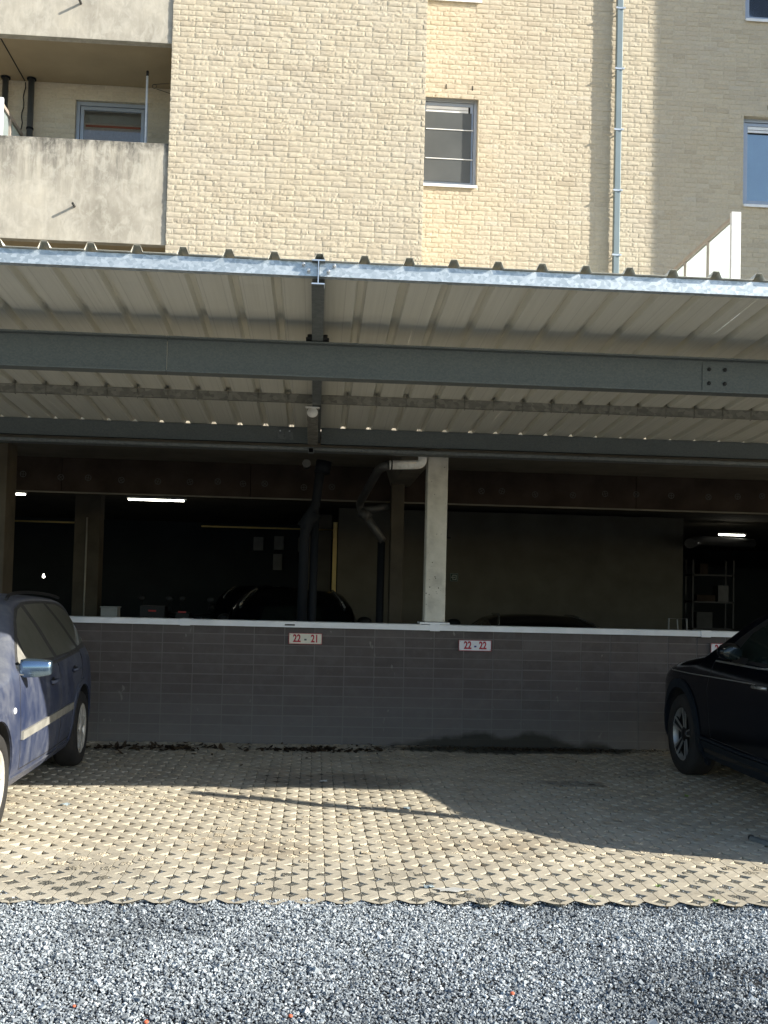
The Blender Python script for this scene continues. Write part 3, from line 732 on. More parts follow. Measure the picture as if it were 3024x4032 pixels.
# ================================================================== GARAGE under the podium
def build_garage():
    g = thing('garage', 'dark open garage of concrete columns under the podium behind the low wall', 'garage', (1, 18, 0))
    m = MB(); m.box(-12.4, 14.6, 10.40, 15.6, 3.04, 3.13); m.box(-12.4, 14.6, 10.215, 10.40, 3.045, 3.095); m.box(-12.4, 14.6, 15.6, 30, 3.04, 3.12)  # thin front lip added to close the gap where sun leaked in
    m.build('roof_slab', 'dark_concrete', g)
    m = MB(); m.box(-12.4, 14.6, 10.405, 10.62, 2.93, 3.039); m.build('edge_beam', 'dark_concrete', g)
    # walls
    m = MB(); m.box(-12.6, 14.8, 29.6, 30.0, 0, 3.12); m.box(-12.6, -12.401, 10.4, 29.59, 0, 3.12); m.box(14.601, 14.8, 10.4, 29.59, 0, 3.12)
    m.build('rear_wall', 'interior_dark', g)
    m = MB(); m.box(-12.4, .0, 23.5, 23.7, 0, 3.03); m.build('inner_wall', 'interior_dark', g)
    m = MB(); m.box(7.5, 14.6, 25.5, 25.7, 0, 2.4); m.build('inner_wall', 'interior_dark', g)
    brickwork('block_wall', g, (0, 18, 0), (1, 0, 0), (0, -1, 0), .36, 6.48, 0, 2.98, L=.4, H=.2, nu=4, nv=3, relief=0, seed=31,
              mats=('block_inside', 'block_inside'), proud=.0025, joint=.010)
    m = MB(); m.box(.36, 6.48, 18.03, 18.2, 0, 2.98); m.build('wall_core', 'interior_dark', g)
    m = MB(); m.box(-.16, .26, 19.5, 19.7, 0, 2.98); m.build('wall_pier', 'dark_concrete', g)
    # door frame catching the lamp light
    m = MB(); m.box(.27, .34, 17.96, 18.0, 0, 2.74); m.build('door_frame', 'yellow_pipe', g)
    # insulated downstand beam with its round fixings
    bm_ = MB(); xs = [-12.4, -5.3, -3.05, -.82, 3.9, 8.0, 14.6]
    for a, b in zip(xs[:-1], xs[1:]): bm_.box(a + .003, b - .003, 12.5, 12.8, 2.632, 3.039)
    bm = bm_.build('downstand_beam', 'brown_panel', g, bevel=.004)
    m = MB(); m.box(-12.4, 14.6, 12.47, 12.52, 2.612, 2.6315); m.build('beam_edge', 'dark_concrete', g)
    X = [(-3.50, 2.825), (-3.06, 2.801), (-2.74, 2.805), (-2.35, 2.79), (-1.92, 2.788), (-1.54, 2.794), (-1.21, 2.81), (-.91, 2.792), (-.65, 2.80), (-.18, 2.771), (.157, 2.787), (.60, 2.823), (1.98, 2.794), (2.23, 2.801), (2.64, 2.774), (3.11, 2.778), (3.51, 2.807), (3.90, 2.814), (4.34, 2.81), (4.81, 2.808), (5.18, 2.825), (5.49, 2.84)]
    for i, (x, z) in enumerate(X):
        m = MB(); a0 = i * .7
        m.lathe([(.030, .0), (.034, -.003), (.038, .0)], (x, 12.498, z), (0, 1, 0), 18)
        for k in range(4):
            a = a0 + k * math.pi / 2; c, s = math.cos(a), math.sin(a)
            m.prism([(x - s * .003, 12.499, z + c * .003), (x + s * .003, 12.499, z - c * .003), (x + c * .032 + s * .003, 12.499, z + s * .032 - c * .003), (x + c * .032 - s * .003, 12.499, z + s * .032 + c * .003)], (0, -.003, 0))
        m.build('fixing_rosette', 'dim_grey', bm)
    # columns
    def column(x0, x1, y0, y1, z0, z1, label=None, mt='inner_concrete'):
        m = MB(); m.box(x0, x1, y0, y1, z0, z1); o = m.build('column', mt, g, bevel=.012)
        if label: o['label'] = label
    column(1.098, 1.306, 10.42, 10.62, 1.24, 2.925, 'pale pitted concrete column standing on the low wall', 'column_concrete')
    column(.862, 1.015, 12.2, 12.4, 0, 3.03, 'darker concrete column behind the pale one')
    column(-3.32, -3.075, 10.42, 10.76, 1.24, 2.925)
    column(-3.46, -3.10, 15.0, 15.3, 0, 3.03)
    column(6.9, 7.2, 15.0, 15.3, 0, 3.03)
    m = MB(); m.prism([(.87, 10.63, 2.81), (1.09, 10.63, 2.81), (1.20, 10.63, 3.035), (.80, 10.63, 3.035)], (0, 1.85, 0)); m.build('cross_beam', 'dark_concrete', g)
    m = MB(); m.tube([(-3.28, 14.99, 0), (-3.28, 14.99, 2.5)], .012, 8); m.build('conduit', 'blind_cream', g)
    m = MB(); m.tube([(-2.1, 18.9, 2.66), (.3, 18.9, 2.66)], .016, 8); m.build('conduit', 'yellow_pipe', g)
    m = MB(); m.tube([(-5.6, 18.9, 2.66), (-4.3, 18.9, 2.66)], .016, 8); m.build('conduit', 'yellow_pipe', g)
    return g
build_garage()

def lamp(x0, x1, y, z, label, m_='tube_light', ang=0.):
    o = thing('tube_lamp', label, 'lamp', ((x0 + x1) / 2, y, z), group='fluorescent lamps on the garage ceiling')
    m = MB(); m.box(x0 - .03, x1 + .03, y - .03, y + .03, z + .018, z + .05); m.build('housing', 'card_white', o, bevel=.004)
    m = MB(); m.tube([(x0, y, z), (x1, y, z)], .013, 10); m.build('tube', m_, o)
lamp(-3.02, -2.14, 16.7, 2.92, 'lit fluorescent tube left of the middle, under the insulated beam')
lamp(7.6, 8.1, 19.2, 2.80, 'lit fluorescent tube above the dark car')
lamp(-4.75, -4.60, 16.6, 2.94, 'short lit fluorescent tube at the far left', 'tube_light')
# glowing bead added for a bright reflection at the far left, no lamp
m = MB(); m.sphere((-4.35, 16.9, 1.655), .022, .022, .018); m.tube([(-4.35, 16.9, 1.67), (-4.35, 16.9, 1.70)], .010, 8)
props(m.build('reflection_bead', 'tube_light'), 'tiny glowing bead imitating a reflection deep in the garage above the blue car', 'lamp')

# pipes
def elbow(p0, p1, p2, r, n=8):
    p0, p1, p2 = Vector(p0), Vector(p1), Vector(p2)
    return [(p0 * (1 - t) ** 2 + p1 * 2 * t * (1 - t) + p2 * t * t) for t in np.linspace(0, 1, n)]
o = thing('waste_pipe', 'white plastic pipe elbow beside the top of the pale column', 'pipe', (.9, 10.35, 2.8))
m = MB(); m.tube([(.70, 10.33, 2.802), (.97, 10.33, 2.815)] + elbow((.97, 10.33, 2.815), (1.03, 10.33, 2.818), (1.033, 10.33, 2.875), .04) + [(1.034, 10.33, 2.93)], .046, 20); m.build('pipe', 'pvc', o)
m = MB(); m.tube([(1.033, 10.33, 2.898), (1.034, 10.33, 2.952)], .052, 20); m.build('socket', 'pvc', o)
m = MB(); m.tube([(.715, 10.33, 2.803), (.73, 10.33, 2.803)], .047, 20); m.build('seal_ring', 'black_pipe', o)
m = MB(); m.tube(elbow((.70, 10.34, 2.80), (.62, 10.34, 2.79), (.60, 10.6, 2.77), .04) + [(.50, 12.1, 2.60)] + elbow((.49, 12.2, 2.58), (.49, 12.3, 2.50), (.58, 12.2, 2.40), .04) + [(.77, 12.15, 2.13)], .046, 16)
m.tube([(.50, 12.25, 2.49), (.84, 12.3, 2.55)], .045, 14); m.tube([(.50, 12.2, 2.47), (.60, 12.15, 2.40)], .058, 14)
props(m.build('drain_pipe', 'grey_pvc'), 'dark grey drain pipe running back into the garage from the white elbow', 'pipe')
m = MB(); m.tube([(.02, 11.2, 2.92), (.0, 11.2, 2.72), (-.03, 11.2, 2.45), (-.11, 11.2, 2.28), (-.14, 11.2, 2.1), (-.15, 11.2, .0)], [.06, .05, .05, .075, .055, .055], 16)
m.tube([(.05, 11.2, 2.93), (.03, 11.2, 2.80)], .085, 16); m.tube([(-.02, 11.2, 2.36), (-.17, 11.2, 2.2)], .07, 14); m.tube([(-.03, 11.23, 2.4), (-.04, 11.23, 0)], .045, 14)
props(m.build('downpipe', 'black_pipe'), 'black bent downpipe standing behind the low wall', 'pipe')
m = MB(); m.tube([(-.13, 10.35, 2.795), (-.13, 10.352, 2.795), (-.13, 10.39, 2.795), (-.13, 10.392, 2.795), (-.13, 10.55, 2.795)], [.040, .043, .043, .036, .036], 20)
props(m.build('capped_pipe', 'grey_pvc'), 'round capped pipe end just under the gutter', 'pipe')
m = MB(); m.tube([(.76, 12.3, .0), (.76, 12.3, 2.13)], .045, 12)
props(m.build('standpipe', 'black_pipe'), 'straight black pipe left of the darker concrete column', 'pipe')

# exit sign: dark plate with frame-like arrow mark
def exit_sign():
    o = thing('exit_sign', 'small square sign with an arrow leaving a bracket, on the garage wall', 'sign', (2.40, 17.98, 1.76))
    x0, z0, s = 2.325, 1.765, .145; y = 17.985
    m = MB(); m.box(x0, x0 + s, y, y + .01, z0, z0 + s); m.build('plate', 'exit_green', o, bevel=.004)
    m = MB(); t = .007
    def bar(a, b, c, d): m.box(x0 + a, x0 + b, y - .003, y + .001, z0 + c, z0 + d)
    bar(.006, s - .006, .006, .006 + .004); bar(.006, s - .006, s - .010, s - .006); bar(.006, .010, .010, s - .010); bar(s - .010, s - .006, .010, s - .010)
    m.build('border', 'exit_white', o)
    m = MB(); bar(.045, .115, .030, .042); bar(.045, .115, .103, .115); bar(.103, .115, .042, .103); bar(.045, .057, .042, .055); bar(.045, .057, .090, .103)
    bar(.04, .092, .066, .080); m.prism([(x0 + .02, y - .003, z0 + .073), (x0 + .044, y - .003, z0 + .056), (x0 + .044, y - .003, z0 + .090)], (0, .004, 0))
    m.build('arrow_mark', 'exit_white', o)
exit_sign()
for (x, z, w, h, lab) in ((-1.32, 2.58, .22, .30, 'grey junction box high on the rear wall, leftmost of three'), (-.86, 2.61, .22, .30, 'grey junction box high on the rear wall, middle of three'),
                      (-.32, 2.585, .22, .32, 'grey junction box high on the rear wall, rightmost of three'), (-.88, 2.18, .20, .36, 'taller grey junction box below the row of three')):
    m = MB(); m.box(x - w / 2, x + w / 2, 23.38, 23.5, z - h / 2, z + h / 2)
    m.box(x - w / 2 + .02, x + w / 2 - .02, 23.365, 23.38, z - h / 2 + .02, z + h / 2 - .02)
    props(m.build('junction_box', 'card_white', bevel=.006), lab, 'electrical box', 'junction boxes on the garage wall')
o = thing('pull_switch', 'small switch box hanging on a cable right of the pale column', 'switch', (2.02, 16.0, 2.4))
m = MB(); m.tube([(2.02, 16.0, 2.72), (2.02, 16.0, 2.42)], .008, 8); m.build('cable', 'black_plastic', o)
m = MB(); m.box(1.965, 2.0, 15.97, 16.03, 2.36, 2.43); m.build('box', 'card_white', o, bevel=.004)
m = MB(); m.box(2.003, 2.065, 15.97, 16.03, 2.395, 2.425); m.build('socket', 'black_plastic', o, bevel=.004)
# ================================================================== LOW WALL
def build_low_wall():
    w = thing('low_wall', 'low dark stack-bonded block wall with pale metal coping between the bays and the garage', 'wall', (1, 10.5, 0))
    brickwork('block_face', w, (0, 10.40, 0), (1, 0, 0), (0, -1, 0), -7.2, 9.3, -.02, 1.18, L=.3, H=.1, nu=4, nv=3, relief=0, seed=41,
              mats=('wall_block', 'wall_joint'), stack=True, proud=.0045, joint=.0095, jitter=.0008)
    m = MB(); m.box(-7.2, 9.3, 10.405, 10.60, 0, 1.165); m.build('core', 'wall_block', w)
    xs = [-7.2, -4.1, -1.28, 1.20, 3.98, 6.9, 9.3]
    for a, b in zip(xs[:-1], xs[1:]):
        m = MB(); m.box(a + .001, b - .001, 10.362, 10.62, 1.2, 1.212); m.box(a + .001, b - .001, 10.362, 10.370, 1.155, 1.2)
        m.box(a + .001, b - .001, 10.612, 10.62, 1.155, 1.2)
        m.build('coping', 'coping', w, bevel=.002)
        m = MB(); m.box(b - .05, b + .05, 10.358, 10.624, 1.2125, 1.2165); m.box(b - .05, b + .05, 10.356, 10.3615, 1.150, 1.2165); m.build('coping_joint', 'coping', w)
    m = MB(); m.box(1.05, 1.35, 10.37, 10.66, 1.217, 1.236); m.build('base_plate', 'coping', w, bevel=.002)
    m = MB(); m.box(-.30, -.20, 10.358, 10.3619, 1.172, 1.188); m.build('label_strip', 'grey_pvc', w)
build_low_wall()

def text_mesh(txt, size, sx, bold, mat, parent, loc, name='lettering'):
    cu = bpy.data.curves.new(name, 'FONT'); cu.body = txt; cu.size = size; cu.offset = bold; cu.extrude = .0012
    cu.align_x = 'CENTER'; cu.align_y = 'CENTER'
    t = bpy.data.objects.new('tmp_text', cu); col.objects.link(t)
    dg = bpy.context.evaluated_depsgraph_get(); dg.update()
    me = bpy.data.meshes.new_from_object(t.evaluated_get(dg), depsgraph=dg)
    bpy.data.objects.remove(t); bpy.data.curves.remove(cu)
    me.name = name
    me.transform(Matrix.Translation(Vector(loc)) @ Matrix.Rotation(R(90), 4, 'X') @ Matrix.Diagonal((sx, 1, 1, 1)))
    me.materials.clear(); me.materials.append(M[mat])
    return link(name, me, parent)
def sign(x, z, label, plate, parts, tilt):
    o = thing('parking_sign', label, 'sign', (x, 10.385, z), group='bay number signs on the low wall')
    w, h = .33, .108
    m = MB(); m.box(x - w / 2, x + w / 2, 10.379, 10.385, z - h / 2, z + h / 2); m.build('plate', plate, o, bevel=.0015)
    m = MB(); b = .0045
    m.box(x - w / 2, x + w / 2, 10.3765, 10.3785, z - h / 2, z - h / 2 + b); m.box(x - w / 2, x + w / 2, 10.3765, 10.3785, z + h / 2 - b, z + h / 2)
    m.box(x - w / 2, x - w / 2 + b, 10.3765, 10.3785, z - h / 2 + b, z + h / 2 - b); m.box(x + w / 2 - b, x + w / 2, 10.3765, 10.3785, z - h / 2 + b, z + h / 2 - b)
    m.build('border', 'sign_red', o)
    for (t, dx, mat) in parts: text_mesh(t, .104, .74, .0034, mat, o, (x + dx, 10.3775, z - .001))
    m = MB()
    for sx in (-1, 1):
        for sz in (-1, 1): m.tube([(x + sx * (w / 2 - .012), 10.3765, z + sz * (h / 2 - .014)), (x + sx * (w / 2 - .012), 10.379, z + sz * (h / 2 - .014))], .003, 8)
    m.build('screws', 'dark_metal', o)
    o.rotation_euler = (0, tilt, 0)
sign(-.092, 1.045, 'cream sign with red edge reading 22 21', 'sign_cream', [('22', -.085, 'sign_red'), ('-', .0, 'blind_grey'), ('21', .092, 'sign_red')], 0)
sign(1.612, 1.013, 'white sign reading 22-22 right of the pale column', 'sign_white', [('22', -.075, 'sign_red'), ('-', .002, 'sign_blue'), ('22', .078, 'sign_red')], 0)
sign(4.205, 1.034, 'white sign half hidden by the dark car mirror, reading 21', 'sign_white', [('21', -.085, 'sign_red'), ('-', .0, 'sign_blue'), ('23', .085, 'sign_red')], 0)

# ================================================================== CARPORT
def zroof(y): return 3.362 - .0556 * (y - 5.77)
def ibeam_y(m, x, y0, y1, h, b, tw, tf, ztop):
    """I-beam running in Y following a sloping top"""
    for (xa, xb, d0, d1) in ((x - b / 2, x + b / 2, 0, tf), (x - tw / 2, x + tw / 2, tf, h - tf), (x - b / 2, x + b / 2, h - tf, h)):
        m.prism([(xa, y0, ztop(y0) - d1), (xb, y0, ztop(y0) - d1), (xb, y0, ztop(y0) - d0), (xa, y0, ztop(y0) - d0)], (0, y1 - y0, ztop(y1) - ztop(y0)))
def build_carport():
    c = thing('carport', 'galvanised steel carport with ribbed metal roof over the parking bays', 'carport', (.5, 8, 0))
    XA, XB = -7.25, 12.5
    # ribbed sheet, as separate overlapping sheets a metre wide
    pitch = .2525; ph = -.031
    prof = [(0., 0.), (.091, 0.), (.107, .038), (.141, .038), (.157, 0.)]   # offset so the rib is centred at .124
    k0 = int(math.floor((XA - ph) / pitch)); k1 = int(math.ceil((XB - ph) / pitch))
    ya, yb = 5.748, 10.20
    for s0 in range(k0, k1, 4):
        pts = []
        for k in range(s0, min(s0 + 4, k1)):
            xc = ph + k * pitch - .124
            for (dx, dz) in prof: pts.append((xc + dx, dz))
        pts.append((ph + min(s0 + 4, k1) * pitch - .124, 0.))
        n = len(pts); V = []; F = []
        ny = 6
        for i in range(ny + 1):
            y = ya + (yb - ya) * i / ny
            for (x, dz) in pts: V.append((x, y, zroof(y) + dz + .0015 * math.sin(i + s0)))
        for i in range(ny):
            for a in range(n - 1): F.append((i * n + a, i * n + a + 1, (i + 1) * n + a + 1, (i + 1) * n + a))
        m = MB(); m.add(V, F)
        # underside copy for a real thickness
        m.add([(x, y, z - .0012) for (x, y, z) in V], [f[::-1] for f in F])
        e = len(V)
        for a in range(n - 1): m.f += [(a, a + 1, e + a + 1, e + a)]; m.mi += [0]; m.sm += [False]
        m.build('roof_sheet', 'roof_sheet', c)
    # front channel, in two runs either side of the rafter end
    RX = -.035
    for (a, b) in ((XA, RX - .005), (RX + .005, XB)):
        m = MB()
        m.box(a, b, 5.77, 5.774, 3.277, 3.357); m.box(a, b, 5.774, 5.82, 3.3535, 3.357); m.box(a, b, 5.774, 5.82, 3.277, 3.2805); m.box(a, b, 5.8165, 5.82, 3.2805, 3.295)
        m.build('front_channel', 'galv_bright', c)
    for dx, dz in ((-.085, .018), (-.055, .052), (.087, .019), (.055, .054)):
        m = MB(); x = RX + dx; z = 3.357 - dz
        m.tube([(x, 5.769, z), (x, 5.765, z)], .0145, 14); m.lathe([(.0115, -.0), (.011, -.012), (.006, -.017), (0, -.018)], (x, 5.764, z), (0, 1, 0), 6, smooth=False)
        m.build('bolt', 'bolt_metal', c)
    # rafters
    for i, x in enumerate((RX, 5.25, -5.3)):
        m = MB(); ibeam_y(m, x, 5.735, 10.16, .140, .073, .0055, .0075, lambda y: zroof(y) - .003)
        if i == 0: m.prism([(x + .0335, 5.733, 3.222), (x + .0365, 5.733, 3.222), (x + .0365, 5.733, 3.197), (x + .0335, 5.733, 3.197)], (0, .05, 0))
        r_ = m.build('rafter', 'galv_dull', c)
        for sx in (-1, 1):
            m = MB(); xx = x + sx * .052
            m.tube([(xx, 6.81, 3.168), (xx, 6.81, 3.205)], .016, 10); m.box(xx - .024, xx + .024, 6.79, 6.87, 3.172, 3.184); m.build('clamp', 'dark_metal', c)
    # bright cut end of the middle rafter
    m = MB(); zt = zroof(5.735) - .003
    m.box(RX - .0365, RX + .0365, 5.7315, 5.7345, zt - .0075, zt); m.box(RX - .00275, RX + .00275, 5.7315, 5.7345, zt - .1325, zt - .0075); m.box(RX - .0365, RX + .0365, 5.7315, 5.7345, zt - .140, zt - .1325)
    m.build('rafter_end', 'bolt_metal', c)
    # main beam in three lengths
    zt = zroof(6.85) - .146; H_ = .235
    for (a, b) in ((XA, -1.022), (-1.018, 2.782), (2.786, XB)):
        m = MB(); m.box(a, b, 6.79, 6.91, zt - .0098, zt); m.box(a, b, 6.847, 6.853, zt - H_ + .0098, zt - .0098); m.box(a, b, 6.79, 6.91, zt - H_, zt - H_ + .0098)
        m.build('main_beam', 'galv_beam', c)
    m = MB(); m.box(2.58, 2.784, 6.841, 6.8465, zt - .215, zt - .02); sp = m.build('splice_plate', 'galv_beam', c, bevel=.001)
    for x in (2.625, 2.735):
        for z in (zt - .07, zt - .165):
            m = MB(); m.lathe([(.014, 0), (.014, -.008), (.006, -.012), (0, -.012)], (x, 6.841, z), (0, 1, 0), 6, smooth=False); m.build('bolt', 'dark_metal', sp)
    # middle purlin and its hook bolts
    yp = 8.80; zp = zroof(yp) - .003
    m = MB(); m.box(XA, 2.08, yp, yp + .004, zp - .072, zp); m.box(XA, 2.08, yp + .004, yp + .04, zp - .072, zp - .069); m.box(XA, 2.08, yp + .004, yp + .04, zp - .003, zp); m.build('purlin', 'galv_rusty', c)
    m = MB(); m.box(2.085, XB, yp, yp + .004, zp - .072, zp); m.box(2.085, XB, yp + .004, yp + .04, zp - .072, zp - .069); m.box(2.085, XB, yp + .004, yp + .04, zp - .003, zp); m.build('purlin', 'galv_rusty', c)
    me0 = None
    for k in range(-11, 21):
        x = ph + k * pitch
        if abs(x - RX) < .1 : continue
        if me0 is None:
            m = MB(); m.tube([(x, yp - .006, zp + .03), (x, yp - .006, zp - .078), (x, yp + .015, zp - .083), (x, yp + .02, zp - .078)], .003, 6)
            h0 = m.build('hook_bolt', 'galv_rusty', c); me0 = (h0, x)
        else:
            h = me0[0].copy(); col.objects.link(h); h.parent = c; h.location = (x - me0[1], 0, random.uniform(-.004, .002))
    # back beam, splice plate, gutter
    zb = 3.116
    for (a, b) in ((XA, RX - .045), (RX + .045, XB)):
        m = MB(); m.box(a, b, 10.10, 10.106, zb - .16, zb); m.box(a, b, 10.106, 10.16, zb - .010, zb - .002); m.box(a, b, 10.106, 10.16, zb - .16, zb - .152); m.build('back_beam', 'galv_beam', c)
    m = MB(); m.box(-.42, -.26, 10.088, 10.099, zb - .13, zb - .02); m.box(-.35, -.345, 10.085, 10.0875, zb - .13, zb - .02); sp = m.build('splice_plate', 'galv_dull', c, bevel=.002)
    for x in (-.39, -.30):
        m = MB(); m.lathe([(.008, 0), (.008, -.006), (0, -.007)], (x, 10.088, zb - .045), (0, 1, 0), 6, smooth=False); m.build('bolt', 'bolt_metal', sp)
    m = MB(); prof = [(10.02, 2.908), (10.025, 2.885), (10.05, 2.878), (10.16, 2.878), (10.2, 2.908)]
    for (y0, z0), (y1, z1) in zip(prof[:-1], prof[1:]):
        m.prism([(XA, y0, z0), (XA, y1, z1), (XA, y1 - .001, z1 - .004), (XA, y0 - .003, z0 - .003)], (XB - XA, 0, 0))
    m.tube([(XA, 10.018, 2.906), (XB, 10.018, 2.906)], .006, 8); m.tube([(XA, 10.022, 2.880), (XB, 10.022, 2.880)], .004, 6)
    m.build('gutter', 'galv_dull', c)
    # short box tube stub carrying the gutter by the rafter
    m = MB(); x = -.085; z0 = 2.845; s = .055
    for (a, b, cc, d) in ((0, s, 0, .005), (0, s, s - .005, s), (0, .005, .005, s - .005), (s - .005, s, .005, s - .005)): m.box(x + a - s / 2, x + b - s / 2, 9.93, 10.015, z0 + cc, z0 + d)
    m.mat = 1; m.box(x - s / 2 + .006, x + s / 2 - .006, 10.0, 10.004, z0 + .006, z0 + s - .006)
    m.build('box_tube', ['galv_dull', 'room_dark'], c)
    # posts of the carport outside the picture
    for x in (5.2, -5.6):
        m = MB(); m.box(x - .05, x + .05, 5.42, 5.52, -.03, 3.42); m.build('post', 'galv_dull', c, bevel=.006)
    return c
build_carport()
# cream bulkhead lamp on the rafter foot
o = thing('bulkhead_lamp', 'unlit weathered lamp with cream end cap under the rafter behind the middle purlin', 'lamp', (-.07, 8.7, 2.96))
m = MB(); m.prism([(-.118, 8.66, zroof(8.66) - .205), (-.022, 8.66, zroof(8.66) - .205), (-.022, 8.66, zroof(8.66) - .148), (-.118, 8.66, zroof(8.66) - .148)], (0, 1.30, -.0556 * 1.30)); m.build('housing', 'galv_rusty', o, bevel=.01)
m = MB(); m.box(-.13, -.01, 8.60, 8.659, zroof(8.66) - .160, zroof(8.66) - .150); m.build('bracket', 'pvc', o, bevel=.003)
m = MB(); m.sphere((-.07, 8.63, zroof(8.66) - .195), .046, .03, .042, 16, 10); m.build('cover', 'pvc', o)

# ================================================================== CARS
def interp(xs, ys, x):
    """smooth monotone-ish interpolation (Catmull-Rom)"""
    xs = np.array(xs, float); ys = np.array(ys, float); x = np.asarray(x, float)
    d = np.zeros(len(xs)); sl = np.diff(ys) / np.diff(xs)
    d[1:-1] = np.where(sl[:-1] * sl[1:] > 0, 2 * sl[:-1] * sl[1:] / (sl[:-1] + sl[1:] + 1e-12), 0); d[0] = sl[0]; d[-1] = sl[-1]
    i = np.clip(np.searchsorted(xs, x) - 1, 0, len(xs) - 2); h = xs[i + 1] - xs[i]; t = np.clip((x - xs[i]) / h, 0, 1)
    return (2 * t ** 3 - 3 * t ** 2 + 1) * ys[i] + (t ** 3 - 2 * t ** 2 + t) * h * d[i] + (-2 * t ** 3 + 3 * t ** 2) * ys[i + 1] + (t ** 3 - t ** 2) * h * d[i + 1]
class Car:
    """body as a loft: side profile (top over length) x front profile (width over height) x plan taper.
    local x: forward, from the rear axle; y left; z up"""
    def __init__(s, top, width, rear, front, wb, zb=.2, plan_r=.7, plan_f=.9, end=.62, crown=.03, rad=.05):
        s.top = top; s.wid = width; s.rear = rear; s.front = front; s.wb = wb; s.zb = zb; s.pr = plan_r; s.pf = plan_f; s.end = end; s.crown = crown; s.rad = rad
    def zt(s, x): return interp([p[0] for p in s.top], [p[1] for p in s.top], x)
    def W(s, z): return interp([p[0] for p in s.wid], [p[1] for p in s.wid], z)
    def P(s, x):
        x = np.asarray(x, float)
        a = np.clip((s.rear + s.pr - x) / s.pr, 0, 1); b = np.clip((x - (s.front - s.pf)) / s.pf, 0, 1)
        return 1 - (1 - s.end) * (1 - np.sqrt(np.clip(1 - a ** 2.6, 0, 1))) - (1 - s.end) * (1 - np.sqrt(np.clip(1 - b ** 2.6, 0, 1)))
    def y(s, x, z): return s.P(x) * s.W(z)
    def body(s, name, mats, parent, arch_r, zc, ns=120, arch_in=.34):
        t = np.linspace(0, 1, ns); xs = s.rear + (s.front - s.rear) * (t - .09 * np.sin(2 * np.pi * t) / (2 * np.pi) * 1.9)
        rings = []
        for x in xs:
            zt = float(s.zt(x)); zb = s.zb + .12 * max(0, (abs((x - (s.rear + s.front) / 2)) / ((s.front - s.rear) / 2)) ** 8); P = float(s.P(x)); r = min(s.rad, (zt - zb) * .3)
            half = [(0, zb), (P * float(s.W(zb)) * .6, zb), (P * float(s.W(zb)) - .04, zb), (P * float(s.W(zb + .02)) - .008, zb + .012)]
            for k in range(1, 20):
                z = zb + .02 + (zt - r - zb - .02) * k / 19; half.append((P * float(s.W(z)), z))
            y1 = P * float(s.W(zt - r)); sl = (float(s.W(zt - r)) - float(s.W(zt))) * P; cr = s.crown
            for k in range(1, 6):
                a = k / 5 * math.pi / 2; half.append((y1 - (r * 1.2 + sl) * (1 - math.cos(a)), zt - cr * .6 - (r - cr * .6) * (1 - math.sin(a)) if r > cr else zt - r * (1 - math.sin(a)) - cr * .0))
            ye, ze = half[-1]
            for k in range(1, 8):
                f = 1 - k / 7; half.append((ye * f, ze + (zt - ze) * (1 - f * f)))
            rings.append(half)
        h = len(rings[0]); V = []
        for x, ring in zip(xs, rings):
            full = ring + [(-a, b) for (a, b) in ring[-2:0:-1]]
            for (a, b) in full: V.append((x, a, b))
        n = 2 * h - 2
        F = [(i * n + k, i * n + (k + 1) % n, (i + 1) * n + (k + 1) % n, (i + 1) * n + k) for i in range(ns - 1) for k in range(n)]
        F += [tuple(range(n))[::-1], tuple((ns - 1) * n + k for k in range(n))]
        m = MB(); m.add(V, F, True); o = m.build(name, mats, parent, local=True)
        if arch_r:
            cut = MB()
            for wx in (0, s.wb):
                for sy in (1, -1):
                    cut.lathe([(0, 0), (arch_r, 0), (arch_r, .9), (0, .9)], (wx, sy * (float(s.W(.5)) - arch_in), zc), (0, sy, 0), 48)
            cm = cut.build('tmp_cut', mats[-1:], None, local=True)
            cm.parent = parent
            bpy.context.view_layer.update()
            md = o.modifiers.new('b', 'BOOLEAN'); md.object = cm; md.operation = 'DIFFERENCE'; md.solver = 'EXACT'
            dg = bpy.context.evaluated_depsgraph_get(); dg.update()
            me = bpy.data.meshes.new_from_object(o.evaluated_get(dg), depsgraph=dg)
            o.modifiers.clear(); o.data = me; bpy.data.objects.remove(cm)
            me.materials.clear()
            for mm in mats: me.materials.append(M[mm])
            for p in me.polygons:
                c = p.center; inside = False
                for wx in (0, s.wb):
                    rr = math.hypot(c.x - wx, c.z - zc)
                    if rr < arch_r + .004 and abs(c.y) < abs(float(s.W(.5))) * 1.02 and (rr < arch_r - .01 or abs(p.normal.y) < .3 and c.z > s.zb + .02) and abs(abs(p.normal.y)) < .99 or rr < arch_r - .03: inside = True
                p.material_index = len(mats) - 1 if inside else 0
            me.polygons.foreach_set('use_smooth', [True] * len(me.polygons))
        try: o.data.set_sharp_from_angle(angle=R(38))
        except Exception: pass
        return o
    def patch(s, name, mat, parent, poly, off=.003, side=1, step=.05, label=None):
        """panel mapped on the body side, outline poly of (x, z)"""
        P = []
        for (a, b) in zip(poly, poly[1:] + poly[:1]):
            L = math.dist(a, b); k = max(1, int(L / step))
            for i in range(k): P.append((a[0] + (b[0] - a[0]) * i / k, a[1] + (b[1] - a[1]) * i / k))
        n = len(P); xs = [p[0] for p in P]; zs = [p[1] for p in P]
        pts = [Vector(p) for p in P]
        def inside(x, z):
            c = False; j = n - 1
            for i in range(n):
                if (P[i][1] > z) != (P[j][1] > z) and x < (P[j][0] - P[i][0]) * (z - P[i][1]) / (P[j][1] - P[i][1]) + P[i][0]: c = not c
                j = i
            return c
        x = min(xs) + step / 2
        while x < max(xs):
            z = min(zs) + step / 2
            while z < max(zs):
                if inside(x, z) and min((x - q[0]) ** 2 + (z - q[1]) ** 2 for q in P) > (step * .4) ** 2: pts.append(Vector((x, z)))
                z += step
            x += step
